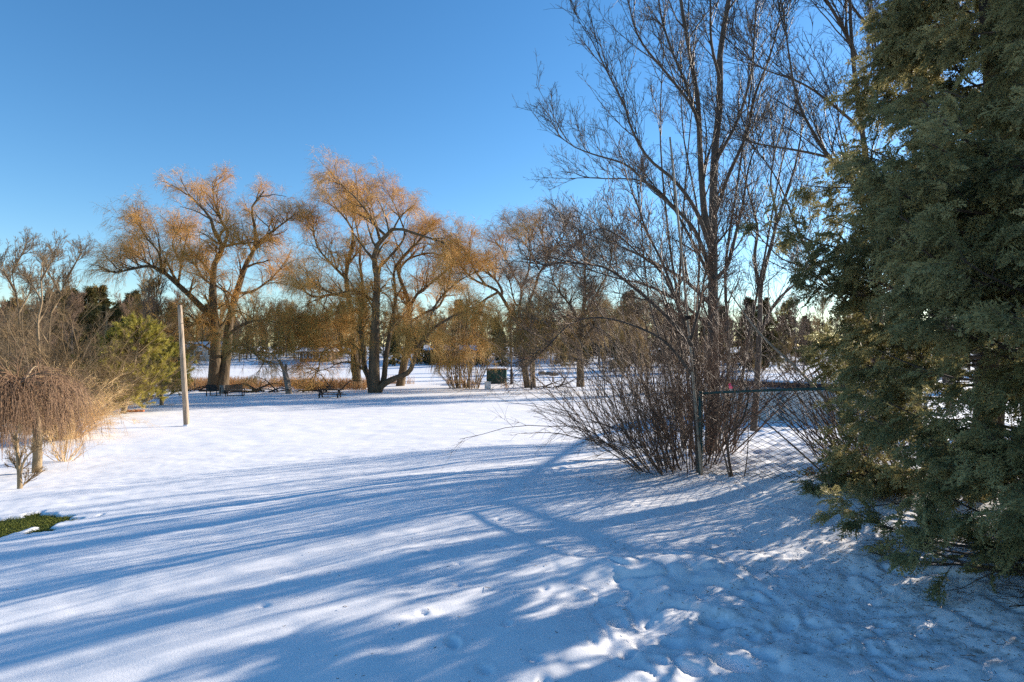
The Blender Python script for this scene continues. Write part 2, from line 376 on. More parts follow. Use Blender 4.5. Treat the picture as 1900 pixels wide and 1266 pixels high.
# ------------------------------------------------------------------ generic solids
def box_parts(name, boxes, m, parent=None, bev=0.004, loc=None):
    """boxes: (cx,cy,cz,sx,sy,sz,rz[,rx]) joined in one mesh"""
    import bmesh
    from mathutils import Matrix, Euler
    bm = bmesh.new()
    for b in boxes:
        cx, cy, cz, sx, sy, sz = b[:6]; e = Euler((b[7] if len(b) > 7 else 0, b[8] if len(b) > 8 else 0, b[6] if len(b) > 6 else 0))
        t = bmesh.new(); bmesh.ops.create_cube(t, size=1); bmesh.ops.scale(t, vec=(sx, sy, sz), verts=t.verts)
        if bev: bmesh.ops.bevel(t, geom=t.edges[:], offset=min(bev, min(sx, sy, sz)*.3), segments=2, affect='EDGES')
        bmesh.ops.transform(t, matrix=Matrix.Translation((cx, cy, cz)) @ e.to_matrix().to_4x4(), verts=t.verts)
        tm = bpy.data.meshes.new('t'); t.to_mesh(tm); t.free(); bm.from_mesh(tm); bpy.data.meshes.remove(tm)
    me = bpy.data.meshes.new(name); bm.to_mesh(me); bm.free()
    return link(name, me, m, parent, loc)
def rod(name, pts, r0, r1, m, parent=None, k=10, n=None):
    P = resample(np.array(pts, float), n or max(4, 2*len(pts)))[None]
    Rr = np.linspace(r0, r1, P.shape[1])[None]
    # close the ends
    P = np.concatenate([P[:, :1], P, P[:, -1:]], 1).copy()
    P[:, 0] -= (P[:, 2]-P[:, 1])*1e-3; P[:, -1] += (P[:, -2]-P[:, -3])*1e-3
    Rr = np.concatenate([Rr[:, :1]*.01, Rr, Rr[:, -1:]*.01], 1)
    return link(name, tube_mesh(name, [(P, Rr, k)]), m, parent)

def tree_obj(name, label, cat, base, trunk_sets, crown_sets, mt, mc, group=None, crown='crown', extra=None):
    base = np.asarray(base, float)
    t = thing(name, label, cat, tuple(base), group=group)
    link('trunk', tube_mesh('trunk', trunk_sets, base), mt, t)
    link(crown, tube_mesh(crown, crown_sets, base), mc, t)
    if extra: link('hanging_twigs', tube_mesh('hanging_twigs', extra[0], base), extra[1], t)
    return t

# ------------------------------------------------------------------ willows (about 55 m away)
def willow(name, label, limbs, base, dens=1.0, mc='willow_twig', gold=0.5, strand=1.6, hang=True, up=0.45, cr=1.0):
    P0, R0 = stack(limbs)
    Pa, Ra = grow(P0, R0, int(11*dens), .22, 1.0, .8, 3.4*cr, 9, .5, wig=.17, trop=up, droop=.1, rmax=.12, rmin=.02, tip=.3, taper_t=.35)
    Pb, Rb = grow(P0, R0, 4, .9, 1.0, .35, 2.4*cr, 9, .9, wig=.17, trop=up*.5, droop=-.1, rmax=.06, rmin=.02, tip=.3, taper_t=0)
    P1 = np.concatenate([Pa, Pb]); R1 = np.concatenate([Ra, Rb])
    P2, R2 = grow(P1, R1, 7, .15, 1.0, .75, 1.9*cr, 7, .6, wig=.16, trop=up*.5, droop=.1, rmax=.05, rmin=.011)
    P3, R3 = grow(P2, R2, 7, .2, 1.0, .6, 1.2*cr, 6, .6, wig=.15, trop=.2, droop=-.6, rmin=.0075)
    P4, R4 = grow(P3, R3, 4, .2, 1.0, .5, strand*.65, 6, .8, wig=.10, trop=.0, droop=-1.3, rmin=.0055, tip=.5)
    ex = None
    for Q_ in (P3, P4): Q_[:, :, 2] = np.maximum(Q_[:, :, 2], ground(Q_[:, :, 0], Q_[:, :, 1])+.3)
    if hang:
        kk = (P3[:, -1, 2] < EYE+4.0) & (rng.random(len(P3)) < .36) & (P3[:, -1, 2] > EYE-1.0); low = P3[kk]; lr = R3[kk]
        Pg, Rg = grow(low, lr, int(7*gold+1), .2, 1, .5, strand*1.25, 7, .8, wig=.07, trop=-.3, droop=-1.8, rmin=.007, tip=.6)
        kk = Pg[:, -1, 2] > ground(Pg[:, -1, 0], Pg[:, -1, 1])+rng.uniform(.3, 2.2, len(Pg)); Pg = Pg[kk]; Rg = Rg[kk]
        if len(Pg): ex = ([(Pg, Rg, 3)], M['willow_gold'])
    return tree_obj(name, label, 'willow tree', base, [(P0, R0, 9), (P1, R1*1.15, 5)], [(P2, R2, 3), (P3, R3, 3), (P4, R4, 3)], M['willow_bark'], M[mc], extra=ex)

b = onground(405, 54); D = 54
W1 = [limb([(396, 724), (398, 700), (400, 627), (396, 576), (396, 503), (402, 482), (416, 456), (400, 438), (391, 405), (373, 384), (350, 362)], 24, 2.5, D, D-3, 24),
      limb([(416, 456), (422, 430), (410, 410), (398, 375), (394, 350)], 7, 2, D-1, D+2),
      limb([(414, 458), (437, 453), (458, 452)], 6, 3, D-1, D-3, 10),
      limb([(413, 724), (416, 690), (420, 656), (427, 590), (434, 561), (445, 525), (456, 492), (474, 456), (471, 409), (467, 385), (490, 355)], 22, 2.5, D, D+2, 24),
      limb([(474, 456), (500, 434), (518, 420), (532, 410)], 8, 2, D+1, D-2),
      limb([(398, 590), (387, 583), (354, 550), (322, 521), (303, 505), (279, 494), (247, 499), (212, 507)], 14, 2.5, D, D-4, 20),
      limb([(303, 507), (290, 500), (268, 484), (245, 470)], 6, 2, D-2, D),
      limb([(300, 505), (295, 470), (270, 440), (262, 425)], 5, 2, D-2, D-5),
      limb([(330, 528), (335, 490), (320, 455), (330, 430)], 5, 2, D-2, D+2),
      limb([(400, 620), (380, 600), (350, 605), (325, 618)], 7, 2, D, D-4),
      limb([(425, 620), (450, 603), (480, 595), (520, 600)], 7, 2, D, D-4),
      limb([(440, 545), (470, 540), (500, 520), (520, 500)], 6, 2, D+1, D+5),
      limb([(398, 520), (370, 480), (350, 460), (340, 440)], 6, 2, D, D+5),
      limb([(430, 580), (415, 540), (380, 520), (365, 495)], 5, 2, D, D-4),
      limb([(420, 660), (445, 640), (470, 655), (490, 672)], 6, 2, D, D-5),
      limb([(398, 655), (370, 640), (345, 655), (330, 668)], 6, 2, D, D-5)]
willow('willow_tree', 'old twin-trunk bare willow behind the wooden benches, with long limb reaching left', W1, b, dens=1.05, gold=.35, strand=1.35)

D = 50.5; b = onground(692, D)
W2 = [limb([(694, 729), (694, 700), (694, 663), (696, 609), (698, 554), (700, 518), (694, 482), (702, 452), (716, 438), (735, 424), (778, 436), (823, 450)], 24, 2.2, D, D-3, 26),
      limb([(689, 729), (684, 700), (676, 681), (675, 645), (668, 600), (672, 560)], 13, 5, D, D+1),
      limb([(705, 445), (694, 412), (664, 372), (632, 342)], 6, 1.6, D-1, D-4),
      limb([(716, 438), (690, 412), (678, 390), (684, 372)], 6, 1.6, D-1, D+3),
      limb([(703, 727), (712, 705), (716, 663), (725, 609), (734, 554), (731, 503), (749, 474), (785, 440)], 12, 2, D, D+3, 22),
      limb([(700, 725), (712, 713), (731, 703), (760, 689), (774, 649), (792, 623), (821, 598), (872, 575)], 13, 2.2, D, D-4, 22),
      limb([(774, 649), (785, 627), (811, 562), (851, 522), (885, 505)], 6, 2, D-2, D-1),
      limb([(700, 500), (720, 480), (750, 440), (740, 400), (725, 365)], 6, 1.6, D, D+4),
      limb([(697, 560), (660, 540), (620, 545), (590, 530)], 6, 1.8, D, D-4)]
willow('willow_tree', 'golden bare willow in the middle with a thick leaning low trunk behind the picnic table', W2, b, dens=1.0, gold=.8, strand=1.5)
D = 56; b = onground(662, D)
W2a = [limb([(665, 720), (662, 700), (658, 670), (655, 609), (647, 554), (642, 511), (650, 470), (655, 430), (640, 405), (622, 385)], 18, 2, D, D-2, 24),
       limb([(663, 700), (668, 650), (671, 609), (673, 536), (667, 482), (669, 460), (660, 415), (654, 385)], 11, 2, D, D+3, 22),
       limb([(647, 551), (618, 547), (582, 551), (562, 538)], 6, 2, D, D-5),
       limb([(652, 595), (630, 578), (610, 590), (590, 606)], 6, 2, D, D-4),
       limb([(645, 520), (615, 490), (590, 460), (582, 430)], 6, 1.8, D, D-3),
       limb([(655, 640), (630, 640), (600, 655), (590, 690)], 5, 2, D, D-5)]
willow('willow_tree', 'darker willow trunk standing just left of the golden leaning-trunk willow', W2a, b, dens=1.2, gold=.9, strand=1.5)
D = 60; b = onground(742, D)
W2b = [limb([(742, 718), (749, 678), (758, 627), (758, 562), (745, 525), (738, 492), (763, 463), (795, 430)], 17, 2, D, D-1, 22),
       limb([(758, 575), (775, 545), (792, 532), (829, 503)], 7, 2, D, D-4),
       limb([(758, 600), (790, 580), (820, 560), (845, 470)], 6, 2, D, D+4),
       limb([(740, 500), (760, 480), (800, 470), (830, 480)], 5, 2, D, D-3)]
willow('willow_tree', 'willow rising behind the leaning trunk, its golden twigs hanging near the snow', W2b, b, dens=1.2, gold=.9, strand=1.5)
D = 58; b = onground(984, D)
W3 = [limb([(980, 722), (976, 700), (973, 674), (979, 635), (961, 599), (940, 566), (922, 539), (895, 527), (874, 515), (852, 492)], 14, 2, D, D-4, 24),
      limb([(930, 548), (931, 539), (919, 518), (908, 508)], 6, 3, D-2, D, 10),
      limb([(964, 605), (964, 572), (967, 536), (952, 509), (940, 482), (925, 455)], 7, 1.6, D-1, D+3),
      limb([(967, 536), (979, 509), (984, 476), (980, 440)], 5, 1.4, D, D-3),
      limb([(900, 528), (880, 500), (865, 470), (850, 455)], 5, 1.6, D-3, D-4),
      limb([(925, 542), (895, 560), (870, 590), (860, 630)], 5, 1.6, D-3, D-6)]
willow('willow_tree', 'bare willow bowing far over to the left beside the green storage box', W3, b, dens=.9, gold=.6, strand=1.3)
b = onground(990, D+.6)
W4 = [limb([(990, 722), (988, 690), (988, 650), (987, 590), (982, 563), (994, 530), (1000, 506), (1012, 491), (1012, 460), (1002, 420)], 11, 1.6, D+.6, D+3, 24),
      limb([(1012, 480), (1030, 460), (1045, 440), (1050, 425)], 5, 1.6, D+1, D-2),
      limb([(984, 566), (970, 575), (955, 560), (945, 520)], 4, 1.6, D+.6, D-3),
      limb([(988, 600), (1005, 575), (1030, 570), (1045, 590)], 4, 1.6, D+.6, D-3),
      limb([(1000, 500), (985, 470), (965, 440), (955, 425)], 4, 1.4, D+.6, D+3)]
willow('bare_tree', 'slim upright bare tree with nest-like clumps growing against the bowed willow', W4, b, dens=1.1, mc='willow_pale', hang=False, strand=1.1)['category'] = 'tree'
D = 52; b = onground(1077, D)
W5 = [limb([(1077, 718), (1077, 690), (1076, 650), (1080, 600), (1085, 540), (1083, 470)], 16, 2, D, D, 20),
      limb([(1076, 650), (1050, 625), (1010, 600), (985, 590)], 7, 1.8, D, D-4),
      limb([(1077, 640), (1100, 610), (1140, 590), (1175, 580)], 7, 1.8, D, D-4),
      limb([(1078, 610), (1060, 570), (1030, 530), (1020, 490)], 6, 1.6, D, D+3),
      limb([(1081, 590), (1110, 540), (1130, 500), (1135, 460)], 6, 1.6, D, D-2),
      limb([(1077, 660), (1040, 655), (1005, 645), (985, 655)], 6, 1.8, D, D-5)]
willow('bare_tree', 'spreading bare tree with a stout trunk left of the shrub thicket', W5, b, dens=1.6, mc='shrub', gold=0.3, strand=1.2, up=.3)['category'] = 'tree'

# ------------------------------------------------------------------ near trees by the fence
def hardwood(name, label, limbs, base, m1=8, l1=1.7, dens=1.0, fine=True, mc='maple_twig', mt='maple_bark', up=0.55, t0=.12, cat='tree', group=None, sc=1.0):
    P0, R0 = stack(limbs)
    Pa, Ra = grow(P0, R0, int(m1*1.35), t0, 1.0, .68, l1, 9, .5, wig=.07, trop=up, droop=.25, rmax=.022*sc, rmin=.008*sc, tip=.3, taper_t=.3)
    Pb, Rb = grow(P0, R0, 4, .88, 1.0, .35, l1*.8, 9, .8, wig=.07, trop=up*.4, droop=.2, rmax=.012*sc, rmin=.007*sc, tip=.3, taper_t=0)
    P1 = np.concatenate([Pa, Pb]); R1 = np.concatenate([Ra, Rb])
    P2, R2 = grow(P1, R1, int(7*dens), .12, 1.0, .7, l1*.46, 7, .55, wig=.09, trop=up*.4, droop=.3, rmax=.010*sc, rmin=.0052*sc)
    P3, R3 = grow(P2, R2, 4, .15, 1.0, .7, l1*.22, 5, .7, wig=.12, trop=.2, droop=.2, rmin=.0038*sc)
    cs = [(P1, R1, 4), (P2, R2, 3), (P3, R3, 3)]
    if fine:
        P4, R4 = grow(P3, R3, 2, .3, 1.0, .7, l1*.1, 3, .8, wig=.15, trop=.1, rmin=.003*sc); cs.append((P4, R4, 3))
    return tree_obj(name, label, cat, base, [(P0, R0, 10)], cs, M[mt], M[mc], group=group)

D = 11.6; b = onground(1320, D)
MA = [limb([(1319, 850), (1320, 800), (1323, 743), (1323, 593), (1323, 465), (1323, 400), (1326, 284), (1336, 190), (1336, 95), (1352, 0), (1362, -120), (1358, -260)], 24, 5, D, D+.3, 30),
      limb([(1320, 445), (1307, 395), (1299, 284), (1295, 190), (1279, 95), (1263, 0), (1250, -110)], 13, 4, D, D-.9, 22),
      limb([(1321, 470), (1292, 392), (1251, 335), (1203, 294), (1172, 240), (1162, 205), (1131, 142), (1098, 75)], 9, 1.6, D, D-1.6, 22),
      limb([(1318, 500), (1290, 430), (1254, 388), (1197, 338), (1162, 306), (1102, 287), (1064, 272), (1035, 250)], 9, 1.4, D, D-.4, 22),
      limb([(1320, 520), (1280, 440), (1235, 366), (1187, 335), (1130, 332), (1080, 330), (1055, 333)], 7, 1.4, D, D+1.6, 20),
      limb([(1299, 300), (1296, 240), (1285, 200), (1244, 145), (1187, 73), (1165, 0), (1150, -60)], 7, 1.6, D-.5, D-2, 20),
      limb([(1297, 230), (1270, 150), (1245, 90), (1225, 20), (1215, -80)], 7, 2, D-.5, D+1, 18),
      limb([(1326, 400), (1350, 330), (1385, 250), (1400, 180), (1430, 100), (1450, 20)], 8, 2, D, D-1.6, 20),
      limb([(1328, 300), (1370, 220), (1395, 130), (1400, 60), (1410, -60)], 7, 2, D, D+1.5, 20),
      limb([(1336, 150), (1320, 80), (1318, 0), (1310, -90)], 6, 2, D, D-1, 16),
      limb([(1323, 520), (1349, 495), (1366, 431), (1378, 380), (1392, 300), (1420, 240)], 8, 2, D, D+1.5, 20),
      limb([(1323, 570), (1270, 520), (1200, 480), (1130, 450), (1070, 430)], 8, 1.6, D, D+1.2, 18),
      limb([(1321, 610), (1260, 560), (1200, 530), (1140, 515), (1090, 500)], 7, 1.6, D, D-1.0, 18)]
hardwood('maple_tree', 'tall bare tree with a straight grey trunk rising from the thicket, limbs fanning upward', MA, b, m1=10, l1=1.45, dens=.95)
D = 12.6; b = onground(1300, D)
MF = [limb([(1268, 850), (1260, 700), (1262, 500), (1275, 300), (1290, 150)], 7, 1.5, D, D+.4, 22),
      limb([(1285, 850), (1272, 650), (1242, 450), (1225, 250), (1232, 80)], 7, 1.5, D, D-.5, 22),
      limb([(1345, 845), (1352, 650), (1346, 500), (1370, 330), (1395, 150), (1402, 0)], 8, 1.5, D, D+.4, 22),
      limb([(1300, 850), (1292, 640), (1297, 420), (1268, 250), (1262, 90)], 7, 1.5, D, D+.8, 22),
      limb([(1360, 840), (1385, 650), (1420, 470), (1445, 330), (1480, 180)], 7, 1.5, D, D-.6, 22),
      limb([(1275, 845), (1240, 680), (1205, 560), (1190, 420), (1180, 320)], 6, 1.5, D, D+.2, 20)]
hardwood('maple_tree', 'clump of slim upright bare stems crowded round the straight grey trunk', MF, b, m1=10, l1=1.25, dens=.95, up=.5)
D = 9.2; b = onground(1297, D)
MB = [limb([(1298, 885), (1295, 820), (1289, 721), (1282, 636), (1255, 559), (1229, 487), (1200, 430), (1180, 370)], 13, 3, D, D+.5, 24),
      limb([(1283, 640), (1240, 590), (1190, 545), (1130, 500), (1085, 490), (1045, 487)], 9, 3, D, D-1.4, 20),
      limb([(1250, 550), (1225, 500), (1195, 480), (1150, 440), (1110, 425), (1060, 455)], 5, 1.5, D, D-.2, 18),
      limb([(1287, 700), (1240, 640), (1190, 610), (1120, 590), (1060, 600), (1020, 640)], 6, 1.4, D, D-.8, 18),
      limb([(1282, 630), (1300, 560), (1310, 500), (1330, 440)], 6, 2, D, D-.8, 16)]
hardwood('small_tree', 'thin dark tree leaning left against the green fence post', MB, b, m1=9, l1=1.15, dens=1.0, mt='maple_bark', mc='brush', up=.3)
D = 14; b = onground(1400, D)
MC = [limb([(1398, 800), (1405, 700), (1410, 600), (1412, 531), (1427, 469), (1449, 389), (1475, 310), (1490, 230)], 13, 2.5, D, D, 22),
      limb([(1411, 545), (1400, 480), (1405, 420), (1385, 340), (1380, 280)], 8, 2, D, D+1, 18),
      limb([(1430, 465), (1440, 400), (1430, 340), (1440, 270)], 6, 2, D, D-1, 18),
      limb([(1410, 620), (1440, 560), (1480, 520), (1520, 440)], 6, 2, D, D-1, 18)]
hardwood('bare_tree', 'crooked forked bare tree standing in the yard beside the round pool', MC, b, m1=8, l1=1.7, dens=.9)
D = 9.5; b = onground(1640, D)
MD = [limb([(1640, 860), (1635, 700), (1625, 500), (1608, 305), (1599, 239), (1590, 177), (1581, 88), (1577, 0), (1580, -90)], 20, 4, D, D, 26),
      limb([(1590, 110), (1568, 60), (1533, 0), (1500, -50)], 8, 3, D, D-.6, 14),
      limb([(1598, 245), (1581, 225), (1510, 168), (1466, 146), (1410, 125), (1370, 90)], 6, 1.4, D, D-.8, 18),
      limb([(1606, 330), (1546, 296), (1488, 281), (1400, 265), (1340, 240)], 7, 1.5, D, D+.8, 18),
      limb([(1620, 430), (1590, 354), (1546, 300), (1515, 256), (1480, 186), (1462, 88), (1455, 30)], 9, 2, D, D-1, 20),
      limb([(1605, 215), (1620, 170), (1640, 120), (1650, 60)], 5, 2, D, D+1, 14),
      limb([(1600, 180), (1625, 100), (1615, 40), (1620, -40)], 5, 2, D, D-1, 14),
      limb([(1628, 560), (1560, 520), (1500, 470), (1440, 330), (1380, 250)], 7, 1.5, D, D+1, 20),
      limb([(1630, 620), (1570, 560), (1500, 500), (1450, 480), (1400, 430)], 6, 1.4, D, D-.4, 20)]
hardwood('bare_tree', 'tall slender bare tree rising behind the left edge of the big cedar', MD, b, m1=9, l1=1.6, dens=.95)
D = 10.5; b = onground(1700, D)
ME = [limb([(1705, 860), (1700, 600), (1697, 300), (1696, 141), (1696, 44), (1710, -60)], 15, 4, D, D, 22),
      limb([(1697, 230), (1680, 130), (1652, 88), (1599, 35), (1560, -20)], 9, 3, D, D-.6, 18),
      limb([(1697, 160), (1720, 80), (1735, 30), (1730, -60)], 7, 3, D, D+.6, 16),
      limb([(1698, 330), (1750, 230), (1790, 130), (1820, 40)], 7, 2, D, D+1, 16)]
hardwood('bare_tree', 'bare tree mostly hidden inside the top of the big cedar', ME, b, m1=6, l1=1.4, dens=.8)

# generic bare tree (local coordinates) copied to the sides and the far treeline
def bare_proto(h, r, spread, levels, seed_name, mt, mc, k=1.0, m0=9, broom=.8):
    n = 14; t = np.linspace(0, 1, n)
    tr = np.stack([np.cumsum(rng.normal(0, .012*h/n*6, n))*t, np.cumsum(rng.normal(0, .012*h/n*6, n))*t, t*h*.9], -1)[None]
    tr[0, 0, 2] = -.25
    Rt = (r*(1-.8*t))[None]
    P1, R1 = grow(tr, Rt, m0, .22, .95, .55, h*spread, 9, .55, wig=.08, trop=broom*.6, droop=.5, rmin=r*.12, tip=.3, taper_t=.55)
    P2, R2 = grow(P1, R1, 7 if levels > 3 else 5, .15, 1, .55, h*spread*.42, 7, .6, wig=.09, trop=broom*.5, droop=.3, rmin=r*.06)
    P3, R3 = grow(P2, R2, 6 if levels > 3 else 3, .15, 1, .6, h*spread*.2, 5, .7, wig=.1, trop=.2, droop=.2, rmin=.003*k)
    cs = [(P2, R2, 3), (P3, R3, 3)]
    if levels > 3:
        P4, R4 = grow(P3, R3, 4, .2, 1, .6, h*spread*.10, 4, .8, wig=.12, trop=.1, rmin=.0025*k); cs.append((P4, R4, 3))
    return ([(tr, Rt, 8), (P1, R1, 4)], cs, mt, mc)
def place_proto(cache, meshes, name, label, cat, loc, rz=0, sc=1.0, group=None, crown='crown'):
    t = thing(name, label, cat, loc, rz, group); t.scale = (sc, sc, sc) if not isinstance(sc, tuple) else sc
    o = bpy.data.objects.new('trunk', meshes[0]); COL.objects.link(o); o.parent = t
    o = bpy.data.objects.new(crown, meshes[1]); COL.objects.link(o); o.parent = t
    return t
def proto_meshes(p):
    a = tube_mesh('trunk', p[0]); a.materials.append(M[p[2]]); c = tube_mesh('crown', p[1]); c.materials.append(M[p[3]]); return (a, c)

near_b = [proto_meshes(bare_proto(9, .13, .45, 3, '', 'maple_bark', 'maple_twig', 1.3, 9)) for _ in range(3)]
# trees out of frame to the right and behind the cedar: their shadows streak the snow
for i, (x, y, s) in enumerate([(12.0, 13.2, 1.0), (14.5, 20.8, 1.05), (20, 26.0, 1.15),
                               (22, 20.5, 1.2), (27, 33, 1.1)]):
    place_proto(None, near_b[i % 3], 'bare_tree', ['nearest', 'second nearest', 'middle', 'second farthest', 'farthest'][i]+' of five bare trees standing in the yard hidden behind the big cedar', 'tree',
                (x, y, gz(x, y)), i*1.7, s, group='bare trees behind the cedar')

# ------------------------------------------------------------------ thicket of shoots at the fence post
def shoots(name, label, cat, cx, cy, rx, ry, n, L, lean, mc, r=.008, nb=6, lb=.5, nn=10, droop=-.5, sub=3, group=None, dz=0, part='stems', wig=.07, spread=.35):
    a = rng.uniform(0, 6.283, n); q = np.sqrt(rng.random(n))
    x = cx+rx*q*np.cos(a); y = cy+ry*q*np.sin(a); z = ground(x, y)-.05
    D = np.stack([lean[0]+spread*1.0*np.cos(a)*q*1.4+rng.normal(0, .16, n), lean[1]+spread*np.sin(a)*q*1.4+rng.normal(0, .16, n), np.full(n, 1.)], -1); D = norm(D)
    P = np.zeros((n, nn, 3)); P[:, 0] = np.stack([x, y, z], -1); LL = L*(.3+.95*rng.random(n)**.8)/(nn-1)
    for s in range(1, nn):
        D = D+rng.normal(0, wig, D.shape); D[:, 2] += droop/(nn-1); D = norm(D); P[:, s] = P[:, s-1]+D*LL[:, None]
    Rr = (r*rng.uniform(.6, 1.5, n))[:, None]*np.linspace(1, .3, nn)[None]
    P1, R1 = grow(P, Rr, nb, .18, 1, .6, lb, 6, .65, wig=.13, trop=.25, droop=droop*.3, rmin=max(.003, r*.3))
    P2, R2 = grow(P1, R1, sub, .15, 1, .65, lb*.45, 4, .75, wig=.14, trop=.15, rmin=max(.0025, r*.2))
    b = np.array([cx, cy, gz(cx, cy)])
    t = thing(name, label, cat, tuple(b), group=group)
    link('stems', tube_mesh('stems', [(P, Rr, 5)], b), M[mc], t)
    link('twigs', tube_mesh('twigs', [(P1, R1, 3), (P2, R2, 3)], b), M[mc], t)
    return t
x = at(1275, 9.6)
shoots('bare_shrub', 'dense dark leafless shrub thicket fanning left from the fence post', 'shrub', x-.1, 9.75, .75, .5, 62, 3.0, (-.24, .02), 'brush', r=.010, nb=11, lb=.85, droop=-.4, sub=5, wig=.12, spread=.42)
shoots('bare_shrub', 'upright leafless shrub with crowded stems around the straight grey trunk', 'shrub', at(1310, 11), 11.2, .7, .6, 45, 3.6, (-.1, 0), 'brush', r=.012, nb=11, lb=1.0, droop=-.2, sub=5, wig=.11)
shoots('bare_shrub', 'low wiry shrub spreading over the snow at the left foot of the thicket', 'shrub', at(1225, 9.5), 9.5, .4, .3, 40, 1.4, (-.55, -.12), 'brush', r=.006, nb=7, lb=.5, droop=-.3)
shoots('bare_shrub', 'leafless shrub behind the thicket, reddish stems over sunlit snow', 'shrub', at(1180, 15), 15, 1.3, 1.0, 50, 3.8, (-.25, 0), 'brush', r=.013, nb=8, lb=.9, droop=-.2)
shoots('bare_shrub', 'tangled brown shrub between the thicket and the round pool', 'shrub', at(1300, 16), 16.5, 1.0, .8, 35, 4.0, (0, 0), 'brush', r=.014, nb=8, lb=.9, droop=-.2)
shoots('bare_shrub', 'fan of straight reddish stems leaning left out from under the cedar', 'shrub', at(1640, 7.9), 7.9, .45, .3, 75, 2.4, (-.75, .05), 'brush', r=.0075, nb=3, lb=.5, droop=.1, sub=2, wig=.035, spread=.25)
shoots('bare_shrub', 'upright stems behind the cedar edge next to the fence', 'shrub', at(1600, 9.5), 9.6, .7, .4, 50, 2.6, (-.1, 0), 'brush', r=.009, nb=4, lb=.6, droop=.1, sub=2, wig=.04, spread=.25)
# single crooked saplings in front of the mesh
for pts, w0, lab in [([(1360, 893), (1352, 850), (1352, 812), (1375, 785), (1385, 755), (1388, 730), (1375, 700)], 6, 'crooked brown sapling with an elbow bend in front of the mesh fence'),
                     ([(1356, 895), (1345, 850), (1336, 815), (1350, 780), (1362, 740), (1365, 690)], 4, 'thin dark sapling just left of the crooked elbow-bent one'),
                     ([(1380, 891), (1385, 860), (1388, 820), (1388, 760), (1386, 700)], 2.2, 'slender straight whip rising right of the crooked sapling')]:
    l = limb(pts, w0, w0*.4, 8.55, 8.5, 16); P0, R0 = stack([l]); P1, R1 = grow(P0, R0, 9, .4, 1, .6, .55, 6, .5, wig=.09, trop=.3, rmin=.0028)
    tree_obj('sapling', lab, 'sapling', l[0][0], [(P0, R0, 7)], [(P1, R1, 3)], M['brush'], M['brush'], crown='twigs')
# pale leaning branch, low bare whips
l = limb([(1665, 850), (1620, 815), (1566, 778), (1485, 690), (1417, 627), (1372, 569), (1340, 520)], 9, 2, 7.6, 8.6, 22)
P0, R0 = stack([l]); P1, R1 = grow(P0, R0, 12, .3, 1, .4, .8, 6, .4, wig=.05, trop=.1, rmin=.003)
tree_obj('leaning_sapling', 'pale leaning sapling slanting left over the mesh fence from the cedar', 'sapling', l[0][0], [(P0, R0, 8)], [(P1, R1, 3)], M['pale_stem'], M['pale_stem'], crown='twigs')
l = limb([(1560, 905), (1530, 880), (1440, 800), (1380, 755), (1330, 735)], 5, 1.5, 7.7, 8.2, 18)
l2 = limb([(1620, 1000), (1590, 970), (1555, 930), (1535, 890)], 3, 1.2, 5.9, 6.6, 12)
for l, lab in ((l, 'dark whip branch slanting left low across the mesh fence'), (l2, 'thin dark branch dipping to the snow left of the cedar foot')):
    P0, R0 = stack([l]); P1, R1 = grow(P0, R0, 6, .3, 1, .5, .35, 5, .5, wig=.05, rmin=.0025)
    tree_obj('fallen_branch', lab, 'branch', l[0][0], [(P0, R0, 6)], [(P1, R1, 3)], M['brush'], M['brush'], crown='twigs')

# ------------------------------------------------------------------ cedar
def frond_template(np_=8):
    V, Q = [], []
    def blade(a, b_, wd, nrm=(0, 0, 1)):
        a = np.array(a, float); b_ = np.array(b_, float); d = norm(b_-a); s = norm(np.cross(d, nrm))*wd; mid = a*.45+b_*.55
        i = len(V); V.extend([a, mid+s, b_, mid-s]); Q.append([i, i+1, i+2, i+3])
    def rach(t): return np.array([t, .10*math.sin(3*t), -.16*t*t])
    for i in range(4): blade(rach(i/4), rach((i+1)/4+.04), .028)
    for i in range(np_):
        t = .12+.8*i/(np_-1); s = 1 if i % 2 else -1; L = .46*(1-t*.75)
        p = rach(t); e = p+np.array([L*.72, s*L*.72, -.05]); blade(p, e, .024)
        for u in (.45, .75):
            q = p*(1-u)+e*u; l2 = L*.38
            blade(q, q+np.array([l2, -s*l2*.12, 0]), .019); blade(q, q+np.array([l2*.1, s*l2*.95, -.02]), .017)
    V = np.array(V); j_ = np.random.default_rng(3).normal(0, 1, len(V)); V[:, 2] += .035*j_
    return V, np.array(Q)
def place_fronds(name, pos, D, size, tmpl, m, parent, base, var=None, upref=None, tip=0):
    V0, Q0 = tmpl; N = len(pos); D = norm(D)
    rnd = rng.normal(size=(N, 3))+(np.array([0, 0, 1.2]) if upref is None else upref)
    Y = norm(np.cross(rnd, D)); Z = np.cross(D, Y)
    V = (pos-np.asarray(base))[:, None, :]+size[:, None, None]*(V0[None, :, 0:1]*D[:, None]+V0[None, :, 1:2]*Y[:, None]+V0[None, :, 2:3]*Z[:, None])
    Q = (Q0[None]+(np.arange(N)*len(V0))[:, None, None]).reshape(-1, 4)
    v = rng.random(N) if var is None else var
    tipw = np.clip(V0[:, 0], 0, 1)*.22*tip
    me = make_mesh(name, V.reshape(-1, 3), Q, np.clip(v[:, None]+tipw[None], 0, 1).ravel(), smooth=False)
    return link(name, me, m, parent)
FT = frond_template(11)
